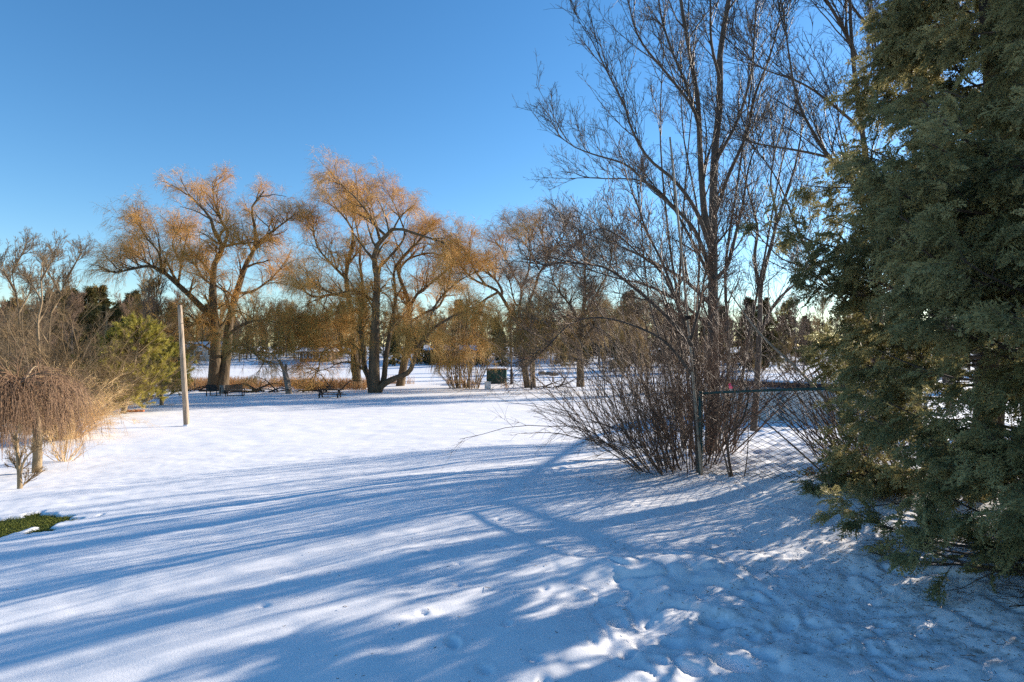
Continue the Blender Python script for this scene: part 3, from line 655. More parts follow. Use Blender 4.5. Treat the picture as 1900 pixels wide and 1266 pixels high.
def cedar(cx, cy, h, r, label, nb=150, seed_ang=None, zlow=.15, fper=11, size=.17, twist=1.0, group=None):
    b = np.array([cx, cy, gz(cx, cy)])
    t_ = thing('cedar_tree', label, 'cedar tree', tuple(b), group=group)
    n = 16; tt = np.linspace(0, 1, n)
    tr = np.stack([cx+.15*np.sin(tt*5), cy+.1*np.cos(tt*4), b[2]-.1+tt*h], -1)[None]; Rt = (.13*(1-.85*tt))[None]
    tr2 = tr+np.array([.22, .12, 0]); Rt2 = Rt*.75
    link('trunk', tube_mesh('trunk', [(tr, Rt, 10), (tr2, Rt2, 9)], b), M['cedar_bark'], t_)
    # boughs
    hb = zlow+(h-zlow)*rng.random(nb)**1.3; ph = rng.uniform(0, 6.283, nb)
    kb = ~((hb < 2.3) & (np.cos(ph-R_(32)) > .1) & (rng.random(nb) < .86)); hb = hb[kb]; ph = ph[kb]; nb = len(hb)
    prof = r*np.interp(hb/h, [0, .1, .22, .34, .5, .7, 1], [.78, .95, 1, .98, .78, .52, .08])
    prof = prof*(1+.22*np.sin(3*ph+hb*1.7)+rng.normal(0, .10, nb))
    m = 9; P = np.zeros((nb, m, 3)); P[:, 0] = np.stack([cx+0*ph, cy+0*ph, b[2]+hb], -1)
    D = np.stack([np.cos(ph), np.sin(ph), rng.uniform(-.05, .45, nb)-.35*(hb < .7)], -1); D = norm(D)
    for s in range(1, m):
        D = D+rng.normal(0, .06, D.shape); D[:, 2] += (-.10 if s < 4 else .13); D = norm(D)
        P[:, s] = P[:, s-1]+D*(prof/(m-1)*1.08)[:, None]
    Rr = (.006+.014*prof/r)[:, None]*np.linspace(1, .25, m)[None]
    P1, R1 = grow(P, Rr, 13, .25, 1.0, .75, .55, 6, .5, wig=.10, trop=.0, droop=.15, rmin=.002, taper_t=.35)
    P[:, :, 2] = np.maximum(P[:, :, 2], ground(P[:, :, 0], P[:, :, 1])+.04)
    P1[:, :, 2] = np.maximum(P1[:, :, 2], ground(P1[:, :, 0], P1[:, :, 1])+.04)
    link('branches', tube_mesh('branches', [(P, Rr, 5), (P1, R1, 3)], b), M['cedar_bark'], t_)
    # fronds
    B, k, _ = P1.shape
    f = rng.uniform(.12, 1.0, (B, fper))*(k-1); i = np.clip(np.floor(f).astype(int), 0, k-2); fr = (f-i)[..., None]; bi = np.arange(B)[:, None]
    pos = P1[bi, i]*(1-fr)+P1[bi, i+1]*fr; T = norm(P1[bi, i+1]-P1[bi, i])
    D = T*1.0+rng.normal(0, .38, T.shape); D[..., 2] -= .75*twist; D = D.reshape(-1, 3); pos = pos.reshape(-1, 3)
    sz = size*rng.uniform(.55, 1.25, len(pos))
    bv = np.repeat(rng.random(B), fper)
    var = np.clip(.15+.55*bv**2+.25*rng.random(len(pos))+.3*(rng.random(len(pos)) > .95), 0, 1)
    k_ = pos[:, 2] > ground(pos[:, 0], pos[:, 1])+.10
    place_fronds('foliage', pos[k_], D[k_], sz[k_], FT, M['cedar'], t_, b, var[k_], tip=1)
    return t_
cedar(5.3, 6.4, 7.8, 1.6, 'large dark green cedar reaching over the mesh fence, its boughs touching the snow', nb=190, fper=10, size=.205)
cedar(4.65, 4.15, 7.0, 1.6, 'nearest cedar at the right edge of the yard, brownish green sprays hanging low', nb=205, fper=10, size=.185)
cedar(6.6, 2.0, 5.6, 1.3, 'last cedar of the row, standing past the right edge', nb=90, fper=8, size=.26)
# two unseen bare trunks, added behind the cedar to cast the V-shaped snow shadow
def lean(pts, lab, r0):
    b = np.array(pts[0]); P = resample(pts, 22)[None]; Rr = np.linspace(r0, r0*.55, 22)[None]
    P1, R1 = grow(P, Rr, 9, .4, 1, .6, 1.2, 7, .4, wig=.08, trop=.3, rmin=.006)
    tree_obj('v_shadow_caster', lab, 'tree', b, [(P, Rr, 9)], [(P1, R1, 3)], M['maple_bark'], M['maple_twig'])
lean([(6.7, 8.0, gz(6.7, 8)-.1), (6.9, 8.3, .9), (7.3, 8.9, 2.1), (9.2, 11.8, 3.1), (10.7, 14.2, 3.9)], 'added unseen trunk behind the big cedar, casting the near arm of the V shadow', .085)
lean([(18.0, 30.0, gz(18, 30)-.1), (17.2, 28.8, 2.3), (16.1, 27.1, 3.7), (13.2, 20.3, 3.9), (10.7, 14.3, 3.9)], 'added unseen long trunk from beyond the pool, casting the far arm of the V shadow', .11)

# ------------------------------------------------------------------ chain link fence
def fence():
    A = onground(1300, 9.0); B = onground(1395, 8.4); C = onground(1560, 7.6); Dd = np.array([6.9, 6.0, gz(6.9, 6.0)])
    H = [1.27, 1.27, 1.27, 1.27]
    t = thing('chain_link_fence', 'green chain link mesh fence running from the corner post in behind the cedar', 'fence', tuple(A))
    t0 = A.copy()
    P = [A, B, C, Dd]
    for i, p in enumerate(P):
        if i in (1, 2): continue
        rod('post', [p-t0+[0, 0, -.3], p-t0+[0, 0, H[i]+.03]], .034 if i == 0 else .024, .034 if i == 0 else .024, M['green_metal'], t, 12)
    rod('top_rail', [p-t0+[0, 0, H[i]] for i, p in enumerate(P)], .02, .02, M['green_metal'], t, 10, 24)
    rod('bottom_wire', [p-t0+[0, 0, .05] for i, p in enumerate(P)], .003, .003, M['green_metal'], t, 4, 24)
    # mesh: zigzag wires woven in a diamond pattern
    cell = .072; h = 1.25
    segs = [np.linalg.norm((P[i+1]-P[i])[:2]) for i in range(3)]; s = np.r_[0, np.cumsum(segs)]; Ltot = s[-1]
    def pos(u, v):
        x = np.interp(u, s, [p[0] for p in P]); y = np.interp(u, s, [p[1] for p in P]); z = np.interp(u, s, [p[2] for p in P])
        return np.stack([x-t0[0], y-t0[1], z-t0[2]+v], -1)
    nw = int(Ltot/cell); nz = int(h/(cell/2))+1
    lines = []
    v = np.arange(nz)*(cell*.55)
    v = v[v < h]; k = np.arange(len(v))
    for i in range(nw):
        u = i*cell+np.where((k+i) % 2 == 0, -cell/2, cell/2); q = pos(np.clip(u, 0, Ltot), v)
        q[:, 1] += np.where(k % 2 == 0, .002, -.002); lines.append(q)
    L = np.array(lines)
    link('wire_mesh', tube_mesh('wire_mesh', [(L, np.full(L.shape[:2], .0062), 4)]), M['wire'], t)
    return A, t0
FA, _ = fence()
# slim leaning weathered pole and square green post next to the corner
p0 = onground(1303, 8.9)
t = thing('leaning_pole', 'tall thin pale pole leaning against the trees at the fence corner', 'pole', tuple(p0))
rod('shaft', [np.zeros(3)+[0, 0, -.1], pt(1275, 580, 9.3)-p0, pt(1243, 255, 9.8)-p0], .026, .016, M['pale_stem'], t, 8)
rod('clamp', [pt(1276, 590, 9.25)-p0+[-.03, 0, 0], pt(1276, 590, 9.25)-p0+[.05, 0, .01]], .03, .03, M['dark_wood'], t, 8)
# pink tape tied to a twig
tp = pt(1356, 715, 8.6)
t = thing('flagging_tape', 'bright pink flagging tape tied on a twig above the fence rail', 'tape', tuple(tp))
for i in range(2):
    P_ = .6*np.array([[0, 0, .05], [-.02-.02*i, .01, .02], [-.03+.05*i, 0, -.04], [-.01+.04*i, .02, -.09]])
    V = []; Q = []
    for j, p in enumerate(resample(P_, 8)): V += [p+[-.012, .004*(-1)**j, 0], p+[.012, -.004*(-1)**j, 0]]
    Q = [[2*j, 2*j+1, 2*j+3, 2*j+2] for j in range(7)]
    link('loop' if i == 0 else 'tail', make_mesh('tape_strip', np.array(V), np.array(Q)), M['pink'], t)

# dead leaves on a weed by the snow bank
def leafy_weed(loc, n, name, label, h=.2, rad=.18, size=.055):
    loc = np.asarray(loc, float); t = thing(name, label, 'weed', tuple(loc))
    m = 9; a = rng.uniform(0, 6.28, m); P = np.zeros((m, 5, 3)); u = np.linspace(0, 1, 5)
    for i in range(m):
        P[i] = np.stack([np.cos(a[i])*rad*u**1.3, np.sin(a[i])*rad*u**1.3, -.05+h*rng.uniform(.7, 1.3)*u], -1)
    link('stems', tube_mesh('stems', [(P, np.tile(np.linspace(.003, .0015, 5), (m, 1)), 4)]), M['brush'], t)
    k = rng.integers(0, m, n); j = rng.integers(2, 5, n); pos = P[k, j]+rng.normal(0, .02, (n, 3))
    lv = np.array([[0, 0, 0], [.35, .28, .1], [1, 0, -.1], [.35, -.28, .1]]); lq = np.array([[0, 1, 2, 3]])
    D = rng.normal(0, 1, (n, 3)); D[:, 2] -= .6
    place_fronds('dead_leaves', pos, D, size*rng.uniform(.6, 1.3, n), (lv, lq), M['leaf'], t, (0, 0, 0))
leafy_weed(onground(1527, 7.45)+[0, 0, .12], 55, 'withered_weed', 'curled brown dead leaves on a weed at the snow bank by the mesh')
leafy_weed(onground(1545, 7.3)+[0, 0, .1], 25, 'withered_weed', 'few dark dead leaves hanging between snow bank and the cedar foot')

# ------------------------------------------------------------------ round pool
def pool():
    d = 23.3; r = 3.9; cx = at(1365, 21.5)+r*.93; cy = d; z0 = gz(cx, cy-3)-.12; H = 1.32
    t = thing('above_ground_pool', 'round grey above ground pool covered for winter behind the mesh fence', 'pool', (cx, cy, z0))
    n = 96; a = np.linspace(0, 2*math.pi, n, endpoint=False)
    def ring(r_, z): return np.stack([r_*np.cos(a), r_*np.sin(a), np.full(n, z)], -1)
    def band(name, rows, m, var=None):
        V = np.concatenate([ring(r_, z) for r_, z in rows]); Q = []
        for i in range(len(rows)-1):
            for j in range(n): Q.append([i*n+j, i*n+(j+1) % n, (i+1)*n+(j+1) % n, (i+1)*n+j])
        return link(name, make_mesh(name, V, np.array(Q)), m, t)
    rows = []
    for i in range(25):
        z = -.3+(H+.3)*i/24; rows.append((r+.012*(i % 2), z))
    band('wall', rows, M['pool'])
    band('rim', [(r-.05, H-.02), (r+.09, H-.03), (r+.10, H+.02), (r-.04, H+.05), (r-.08, H+.02)], M['pool_trim'])
    band('cover', [(r-.09, H+.06), (r-.12, H+.20), (r-.5, H+.22), (r-1.4, H+.12), (.01, H+.05)], M['cover'])
    V = []; rows = []
    rr = [.99, .97, .9, .8, .5, .01]
    zz = [.06, .10, .13, .14, .13, .12]
    for q, z in zip(rr, zz): rows.append(((r-.55)*q, H+.14+z))
    o = band('snow_cap', rows, M['snow'])
    for j in range(16):
        th = j*2*math.pi/16+.1
        box_parts('upright', [(math.cos(th)*(r+.05), math.sin(th)*(r+.05), (H-.3)/2, .09, .16, H+.3, th)], M['pool_trim'], t)
pool()
# snowy ledge of lumber and a pale sunlit hedge behind the pool
def heap_snow(name, label, px, d, L, Dp, h, m='stone', rz=0):
    p = onground(px, d); t = thing(name, label, 'wall', tuple(p), rz)
    box_parts('blocks', [(i*.42-L/2+.2, rng.normal(0, .03), .14+j*.22, .40, Dp, .21, rng.normal(0, .03)) for i in range(int(L/.42)) for j in range(int(h/.22))], M[m], t, .02)
    k = int(L/.42)
    box_parts('snow_layer', [(i*.42-L/2+.2, 0, .04+int(h/.22)*.22+.06, .46, Dp+.06, .13, rng.normal(0, .06)) for i in range(k)], M['snow'], t, .05)
heap_snow('garden_wall', 'low stone garden wall under snow behind the round pool', 1520, 33, 12, .5, .7)

# ------------------------------------------------------------------ left side plants
# weeping tree
def weeping():
    b = onground(68, 12.8); zt = b[2]+2.2
    t = thing('weeping_tree', 'small weeping tree with a dome of drooping leafless twigs at the left edge', 'tree', tuple(b))
    tr = resample([b+[0, 0, -.1], b+[.02, 0, .6], b+[-.05, 0, 1.4], b+[-.38, 0, 1.95]], 10)[None]
    Rt = np.linspace(.10, .06, 10)[None]
    n = 24; a = rng.uniform(0, 6.28, n); P = np.zeros((n, 8, 3)); P[:, 0] = tr[0, -1]; L = .25+1.15*rng.random(n)**1.6
    D = norm(np.stack([np.cos(a), np.sin(a), rng.uniform(.3, .9, n)], -1))
    for s in range(1, 8):
        D = D+rng.normal(0, .05, D.shape); D[:, 2] -= .14; D = norm(D); P[:, s] = P[:, s-1]+D*(L/7)[:, None]
    Rr = np.tile(np.linspace(.03, .01, 8), (n, 1))
    link('trunk', tube_mesh('trunk', [(tr, Rt, 10), (P, Rr, 6)], b), M['yellow_bark'], t)
    P1, R1 = grow(P, Rr, 12, .25, 1, .6, 1.0, 7, .5, wig=.06, trop=.15, droop=-1.0, rmin=.005)
    P2, R2 = grow(P1, R1, 5, .2, 1, .5, 1.25, 8, .6, wig=.08, trop=-.1, droop=-2.2, rmin=.0045, tip=.5, taper_t=.2)
    P3, R3 = grow(P2, R2, 2, .2, .9, .35, .6, 6, .7, wig=.05, droop=-1.8, rmin=.0032)
    for Q_ in (P1, P2, P3): Q_[:, :, 2] = np.maximum(Q_[:, :, 2], ground(Q_[:, :, 0], Q_[:, :, 1])+.03)
    link('drooping_twigs', tube_mesh('drooping_twigs', [(P1, R1, 4), (P2, R2, 3), (P3, R3, 3)], b), M['weeping'], t)
weeping()
# pruned stub in front
D = 10.3; b = onground(36, D)
SB = [limb([(37, 912), (36, 880), (33, 850), (31, 822)], 9, 5, D, D), limb([(37, 880), (42, 862), (50, 848), (60, 838)], 6, 2, D, D-.3), limb([(36, 875), (30, 868), (27, 862)], 4, 2, D, D+.1),
      limb([(38, 905), (46, 898), (54, 890)], 3, 1.4, D, D+.1)]
hardwood('pruned_sapling', 'short pruned sapling with cut stems in front of the weeping tree', SB, b, m1=5, l1=.38, dens=.6, mc='shrub', mt='yellow_bark', fine=False, cat='sapling')
# straw coloured bushes
def bush(name, label, px, d, n, L, lean, mc, rx, ry, spread=.8, **k):
    return shoots(name, label, 'shrub', at(px, d), d, rx, ry, n, L, lean, mc, spread=spread, **k)
bush('straw_bush', 'round peach coloured bush of fine arching stems right of the weeping tree', 118, 19, 260, 2.3, (0, 0), 'straw', .5, .45, r=.006, nb=8, lb=.6, droop=-1.3, sub=5, spread=.42)
bush('straw_bush', 'small pale bush with short yellow stems under the weeping tree', 120, 14.5, 26, .8, (0, 0), 'straw', .15, .15, r=.008, nb=5, lb=.4, droop=0, sub=3, spread=.7)
bush('bare_shrub', 'wide grey brown bare shrub spreading in the middle of the left bank', 140, 27, 75, 4.8, (.1, 0), 'shrub', 1.2, 1.0, r=.018, nb=13, lb=1.4, droop=-.3, sub=9, spread=.65, wig=.10)
bush('bare_shrub', 'broad brown bare shrub between the left bank and the yellow pine', 170, 31.5, 80, 4.3, (.22, 0), 'shrub', 1.4, 1.0, r=.016, nb=13, lb=1.3, droop=-.5, sub=9, spread=.8, wig=.10)
bush('bare_shrub', 'grey bare shrub behind the weeping tree at the far left', 40, 24, 60, 4.6, (.0, 0), 'shrub_grey', 1.4, 1.0, r=.016, nb=12, lb=1.3, droop=-.2, sub=8, spread=.6, wig=.10)
bush('bare_shrub', 'tall olive grey bare shrub at the very left edge above the weeping tree', -20, 27, 60, 5.6, (.1, 0), 'shrub_grey', 1.4, 1.0, r=.018, nb=12, lb=1.4, droop=-.1, sub=8, spread=.5, wig=.10)
for px, d, lab, pts in [(75, 25, 'tallest of the thin bare trees above the left shrubs', [(72, 765), (74, 690), (70, 600), (78, 560), (76, 520), (80, 480)]),
                        (35, 27, 'forked bare tree at the far left behind the weeping tree', [(30, 765), (38, 680), (35, 580), (28, 540), (22, 505)]),
                        (110, 30, 'thin pale bare tree leaning right out of the left shrubs', [(85, 765), (90, 640), (95, 580), (112, 545), (125, 515)])]:
    L_ = [limb(pts, 8, 1.5, d, d, 20)]
    for i in range(9):
        q = pts[1+i % 4]; s = 1 if i % 2 else -1
        L_.append(limb([q, (q[0]+s*16, q[1]-28), (q[0]+s*24, q[1]-55+i*3)], 4, 1.2, d, d+rng.uniform(-2.5, 2.5), 12))
    hardwood('bare_tree', lab, L_, onground(px, d), m1=4, l1=1.2, dens=.8, mc='shrub_grey', mt='shrub_grey', sc=1.8, up=.7)

# yellow-green pine
def needle_template():
    V, Q = [], []
    for i in range(12):
        a = i*2.4; t = i/12; d = norm(np.array([.75, math.cos(a)*.65, math.sin(a)*.65])); p = np.array([t*.55, 0, 0]); e = p+d*.5; s = norm(np.cross(d, [math.sin(a+1), .3, math.cos(a+1)]))*.035
        j = len(V); V.extend([p-s, p+s, e+s*.2, e-s*.2]); Q.append([j, j+1, j+2, j+3])
    return np.array(V), np.array(Q)
NT = needle_template()
def pine(name, label, px, d, h, r, nb, size, mc='pine', lean=0, zl=.25, per=9, group=None):
    b = onground(px, d); t_ = thing(name, label, 'pine tree', tuple(b), group=group)
    tt = np.linspace(0, 1, 12); tr = np.stack([b[0]+lean*tt*h, b[1]+0*tt, b[2]-.1+tt*h], -1)[None]; Rt = (.03*h*(1-.85*tt)+.01)[None]
    link('trunk', tube_mesh('trunk', [(tr, Rt, 9)], b), M['yellow_bark'], t_)
    u = rng.random(nb); ph = rng.uniform(0, 6.28, nb); hb = zl+(h-zl)*u
    ln = r*(1-u**1.5*.8)*rng.uniform(.65, 1.2, nb); m = 7
    P = np.zeros((nb, m, 3)); P[:, 0] = np.stack([b[0]+lean*hb, b[1]+0*hb, b[2]+hb], -1); D = norm(np.stack([np.cos(ph), np.sin(ph), rng.uniform(.0, .5, nb)], -1))
    for s in range(1, m):
        D = D+rng.normal(0, .07, D.shape); D[:, 2] += .07; D = norm(D); P[:, s] = P[:, s-1]+D*(ln/(m-1))[:, None]
    Rr = np.tile(np.linspace(.022, .008, m), (nb, 1))
    P1, R1 = grow(P, Rr, 10, .25, 1, .7, r*.32, 5, .5, wig=.1, trop=.15, rmin=.004)
    link('branches', tube_mesh('branches', [(P, Rr, 5), (P1, R1, 3)], b), M['yellow_bark'], t_)
    B, k, _ = P1.shape
    f = rng.uniform(.2, 1.0, (B, per))*(k-1); i = np.clip(np.floor(f).astype(int), 0, k-2); fr = (f-i)[..., None]; bi = np.arange(B)[:, None]
    pos = (P1[bi, i]*(1-fr)+P1[bi, i+1]*fr).reshape(-1, 3); T = norm(P1[bi, i+1]-P1[bi, i]).reshape(-1, 3)+rng.normal(0, .3, (B*per, 3))
    kk = pos[:, 2] > ground(pos[:, 0], pos[:, 1])+.15
    place_fronds('needles', pos[kk], T[kk], size*rng.uniform(.6, 1.2, kk.sum()), NT, M[mc], t_, b)
    return t_
pine('pine_tree', 'yellow green pine with snow beneath, just left of the wooden pole', 228, 29.5, 4.4, 2.6, 95, .28, lean=.22)
pine('pine_tree', 'tall olive pine behind the broad brown shrub on the left', 190, 38, 6.2, 2.2, 70, .34, lean=.05, mc='conifer')
pine('pine_tree', 'low spreading yellow green pine tucked behind the wooden pole', 300, 36, 3.8, 2.2, 50, .28)
# orange chips and cut log at the pine foot
t = thing('cut_log', 'short orange cut logs lying at the foot of the yellow green pine', 'log', tuple(onground(240, 29.6)+[0, 0, .02]))
for i in range(4):
    a = i*.35; rod('log', [(-.35+i*.16, .05*i, .07+.03*(i % 2)), (.05+i*.2, .2*math.sin(a), .09)], .07, .06, M['rust'], t, 8)

# ------------------------------------------------------------------ poles
p = onground(347, 23)
t = thing('wooden_pole', 'weathered wooden utility pole with a bare top standing alone in the snow', 'pole', tuple(p))
rod('shaft', [(0, 0, -.2), pt(340, 680, 23.1)-p, pt(333.5, 567, 23.3)-p], .115, .085, M['pole'], t, 14, 20)
rod('metal_band', [pt(334.6, 588, 23.3)-p, pt(334.8, 591, 23.3)-p], .102, .102, M['dark_wood'], t, 14)
rod('bolt', [pt(334.6, 600, 23.2)-p+[-.17, 0, 0], pt(334.6, 600, 23.2)-p+[.17, 0, 0]], .012, .012, M['dark_wood'], t, 6)
rod('top_cap', [pt(333.5, 568, 23.3)-p, pt(333.5, 565.5, 23.3)-p], .07, .05, M['dark_wood'], t, 10)
rod('base_collar', [(0, 0, -.05), (0, 0, .06)], .16, .13, M['snow'], t, 14)
p = onground(949, 62)
t = thing('utility_pole', 'thin grey pole rising between green storage box and bowed willow', 'pole', tuple(p))
rod('shaft', [(0, 0, -.2), (0, 0, 5.9)], .10, .08, M['pole'], t, 10); rod('wrap', [(0, 0, 0), (0, 0, 1.7)], .16, .15, M['dark_wood'], t, 10)
p = onground(986, 55.5)
t = thing('crossbar_pole', 'slim pole with a long rusty crossbar in front of the bowed willow', 'pole', tuple(p))
rod('shaft', [(0, 0, -.2), (-.05, 0, 8.2)], .07, .055, M['pole'], t, 10)
rod('crossbar', [(-1.25, 0, 3.05), (0, -.08, 3.12), (1.15, 0, 3.14)], .07, .07, M['rust'], t, 8)
rod('base_boot', [(0, 0, -.1), (0, 0, .75)], .13, .09, M['dark_wood'], t, 10)

# ------------------------------------------------------------------ picnic table, benches, box, stump, snag
def picnic():
    p = onground(612, 44.5); t = thing('picnic_table', 'snow-buried dark picnic table in front of the golden willow', 'picnic table', tuple(p-[0, 0, .12]), .08)
    box_parts('tabletop', [(0, j*.145, .74, 1.95, .135, .045, 0) for j in (-2, -1, 0, 1, 2)], M['dark_wood'], t)
    for s in (-1, 1): box_parts('bench_seat', [(.45 if s < 0 else -.1, s*.75-.06, .45, 1.9, .13, .045, 0), (.45 if s < 0 else -.1, s*.75+.08, .45, 1.9, .13, .045, 0)], M['dark_wood'], t)
    for s in (-1, 1):
        for q in (-1, 1): box_parts('leg', [(s*.7, q*.38, .36, .09, .09, .85, 0, q*.5)], M['dark_wood'], t)
    for s in (-1, 1): box_parts('cross_beam', [(s*.7, 0, .40, .05, 1.65, .09, 0)], M['dark_wood'], t)
picnic()
def bench(px, d, wd, mt, lab, rz):
    p = onground(px, d); t = thing('garden_bench', lab, 'bench', tuple(p), rz)
    box_parts('seat', [(0, j*.11-.1, .42, wd, .10, .03, 0) for j in range(5)], M[mt], t)
    box_parts('backrest', [(0, .40+j*.02, .52+j*.095, wd, .025, .085, 0, -.2) for j in range(5)], M[mt], t)
    for s in (-1, 1):
        for q in (-.1, .38): box_parts('leg', [(s*(wd/2-.04), q, .21, .06, .06, .46, 0)], M['dark_wood'], t)
        box_parts('armrest', [(s*(wd/2+.01), .14, .64, .06, .55, .04, 0), (s*(wd/2+.01), -.08, .5, .05, .05, .28, 0)], M['dark_wood'], t)
    rod('runner', [(-wd/2, -.12, .03), (wd/2, -.12, .03)], .03, .03, M['dark_wood'], t, 6)
bench(398, 47, .95, 'dark_wood', 'dark garden chair facing the pond, left of the tree stump', 3.05)
bench(437, 46.5, 1.35, 'brown_wood', 'brown slatted garden bench facing the pond, right of the tree stump', 3.3)
p = onground(414, 49)
t = thing('tree_stump', 'cut pale tree stump between the two pond benches', 'stump', tuple(p))
rod('stump_body', [(0, 0, -.1), (.02, 0, .3), (0, 0, .72)], .36, .29, M['dead_wood'], t, 14)
rod('cut_round', [(.45, -.3, .18), (.55, -.65, .18)], .17, .17, M['dark_wood'], t, 12)
D = 49; b = onground(535, D)
SN = [limb([(537, 736), (533, 715), (528, 695), (524, 678), (518, 668)], 13, 3.5, D, D, 14), limb([(538, 736), (535, 708), (530, 690), (531, 676)], 10, 5, D, D+.3, 14),
      limb([(527, 692), (520, 676), (512, 664), (505, 655)], 4, 1.5, D, D-.8, 10)]
P0, R0 = stack([SN[0], (resample(SN[1][0], 14), SN[1][1][:14]), (resample(SN[2][0], 14), np.linspace(SN[2][1][0], SN[2][1][-1], 14))])
P1, R1 = grow(P0, R0, 4, .3, 1, .8, 1.3, 7, .3, wig=.15, rmin=.015)
tree_obj('dead_snag', 'broken grey dead tree trunk standing between benches and picnic table', 'dead tree', b, [(P0, R0, 9)], [(P1, R1, 4)], M['dead_wood'], M['dead_wood'], crown='broken_limbs')
# fallen limbs and brush on the shore
k = 0
for px, d, w_, lab in [(470, 50, 5, 'dark fallen limb lying right of the brown bench'), (560, 51, 4, 'fallen branch pile right of the dead snag'), (360, 52, 4, 'fallen dark limb left of the garden chair'),
                       (610, 53, 4, 'thin broken limbs hanging left of the golden willow'), (1015, 57, 4, 'dark brush pile right of the crossbar pole')]:
    n = 7; b = onground(px, d); P = np.zeros((n, 9, 3)); a = rng.uniform(-.5, .5, n)+np.where(rng.random(n) > .5, 0, math.pi)
    D_ = norm(np.stack([np.cos(a), np.sin(a)*.6, rng.uniform(0.05, .75, n)], -1)); P[:, 0] = b+np.stack([rng.normal(0, .8, n), rng.normal(0, .4, n), np.full(n, .08)], -1)
    for s in range(1, 9):
        D_ = D_+rng.normal(0, .16, D_.shape); D_[:, 2] -= .06; D_ = norm(D_); P[:, s] = P[:, s-1]+D_*.32
    P[:, :, 2] = np.maximum(P[:, :, 2], ground(P[:, :, 0], P[:, :, 1])+.03)
    Rr = np.tile(np.linspace(.09, .03, 9), (n, 1))*w_/5; P1, R1 = grow(P, Rr, 5, .2, 1, .7, 1.1, 6, .5, wig=.15, rmin=.014)
    tree_obj('fallen_branch', lab, 'branch', b, [(P, Rr, 6)], [(P1, R1, 3)], M['dark_wood'], M['dark_wood'], crown='twigs')

def storage():
    p = onground(922, 64); t = thing('storage_box', 'dark green storage bin with snow on its lid near the pond', 'storage bin', tuple(p), -.05)
    box_parts('body', [(0, 0, .78, 2.2, 1.5, 1.5, 0)], M['bin_green'], t, .04)
    box_parts('rib', [(x_, -.765, .75, .07, .04, 1.35, 0) for x_ in (-1.0,)], M['bin_green'], t)
    for x_ in (-.5, 0, .5, 1.0): box_parts('rib', [(x_, -.765, .75, .07, .04, 1.35, 0)], M['bin_green'], t)
    box_parts('lid', [(0, 0, 1.58, 2.3, 1.6, .09, 0)], M['brown_wood'], t, .02)
    box_parts('snow_cap', [(-.05, 0, 1.68, 2.15, 1.5, .13, 0)], M['snow'], t, .06)
    p = onground(905, 56.5); t = thing('utility_cabinet', 'small white utility cabinet on the snow in front of green bin', 'cabinet', tuple(p), .05)
    box_parts('cabinet_body', [(0, 0, .32, .62, .45, .7, 0)], M['white'], t, .02); box_parts('door_panel', [(0, -.235, .34, .5, .02, .5, 0)], M['white'], t, .01)
    box_parts('cabinet_lid', [(0, 0, .70, .7, .52, .06, 0)], M['white'], t, .02); box_parts('latch', [(.2, -.25, .36, .03, .02, .09, 0)], M['dark_wood'], t)
storage()
for i, (px, d) in enumerate([(1006, 84), (1019, 82), (1028, 79)]):
    import bmesh
    p = onground(px, d); bm = bmesh.new(); bmesh.ops.create_icosphere(bm, subdivisions=3, radius=1)
    for v in bm.verts:
        c = v.co; v.co = (c.x*.55*(1+.2*math.sin(5*c.y+i)), c.y*.4, max(c.z, -.4)*.42*(1+.15*math.sin(4*c.x+i)))
    me = bpy.data.meshes.new('boulder'); bm.to_mesh(me); bm.free()
    t = thing('boulder', ['left of the three boulders on the snowy slope past the crossbar pole', 'middle of the three boulders on the snowy slope past the crossbar pole', 'right of the three boulders on the snowy slope past the crossbar pole'][i], 'boulder', tuple(p+[0, 0, .3]))
    link('rock', me, M['stone'], t); 
    bm = bmesh.new(); bmesh.ops.create_icosphere(bm, subdivisions=3, radius=1)
    for v in bm.verts: c = v.co; v.co = (c.x*.5, c.y*.36, .33+max(c.z, 0)*.16)
    me = bpy.data.meshes.new('snow_cap'); bm.to_mesh(me); bm.free(); link('snow_cap', me, M['snow'], t)
p = onground(1003, 68); t = thing('small_table', 'little dark metal table frame on the slope past the crossbar pole', 'table', tuple(p))
box_parts('tabletop', [(0, 0, .62, .9, .5, .04, 0)], M['dark_wood'], t)
for sx in (-.4, .4):
    for sy in (-.2, .2): box_parts('leg', [(sx, sy, .28, .04, .04, .7, 0)], M['dark_wood'], t)
p = onground(1026, 66); t = thing('bollard', 'short dark post on the snow right of the small table frame', 'post', tuple(p))
rod('post_body', [(0, 0, -.1), (0, 0, .55)], .09, .09, M['dark_wood'], t, 10); rod('post_cap', [(0, 0, .55), (0, 0, .62)], .11, .07, M['dark_wood'], t, 10)

# multi-stem clump right of the golden willows
t = shoots('willow_clump', 'clump of slim golden willow stems left of the small white cabinet', 'shrub', at(862, 57), 57, 1.6, .9, 60, 8.5, (0, 0), 'shrub', r=.035, nb=7, lb=1.8, droop=0, sub=4, spread=.22)
P_, R_s = tubes, None
n = 30; cx = at(862, 57); a = rng.uniform(0, 6.28, n); P = np.zeros((n, 8, 3)); P[:, 0] = np.stack([cx+1.3*np.cos(a), 57+.8*np.sin(a), ground(cx, 57)+rng.uniform(2, 5.5, n)], -1)
D_ = norm(np.stack([np.cos(a), np.sin(a)*.7, np.full(n, .7)], -1))
for s in range(1, 8): D_[:, 2] -= .22; D_ = norm(D_+rng.normal(0, .06, D_.shape)); P[:, s] = P[:, s-1]+D_*.34
Rr = np.tile(np.linspace(.02, .009, 8), (n, 1)); P1, R1 = grow(P, Rr, 22, .2, 1, .5, 1.5, 7, .6, wig=.07, droop=-1.6, rmin=.0075); P2, R2 = grow(P1, R1, 4, .1, 1, .4, .9, 6, .7, wig=.07, droop=-1.4, rmin=.006)
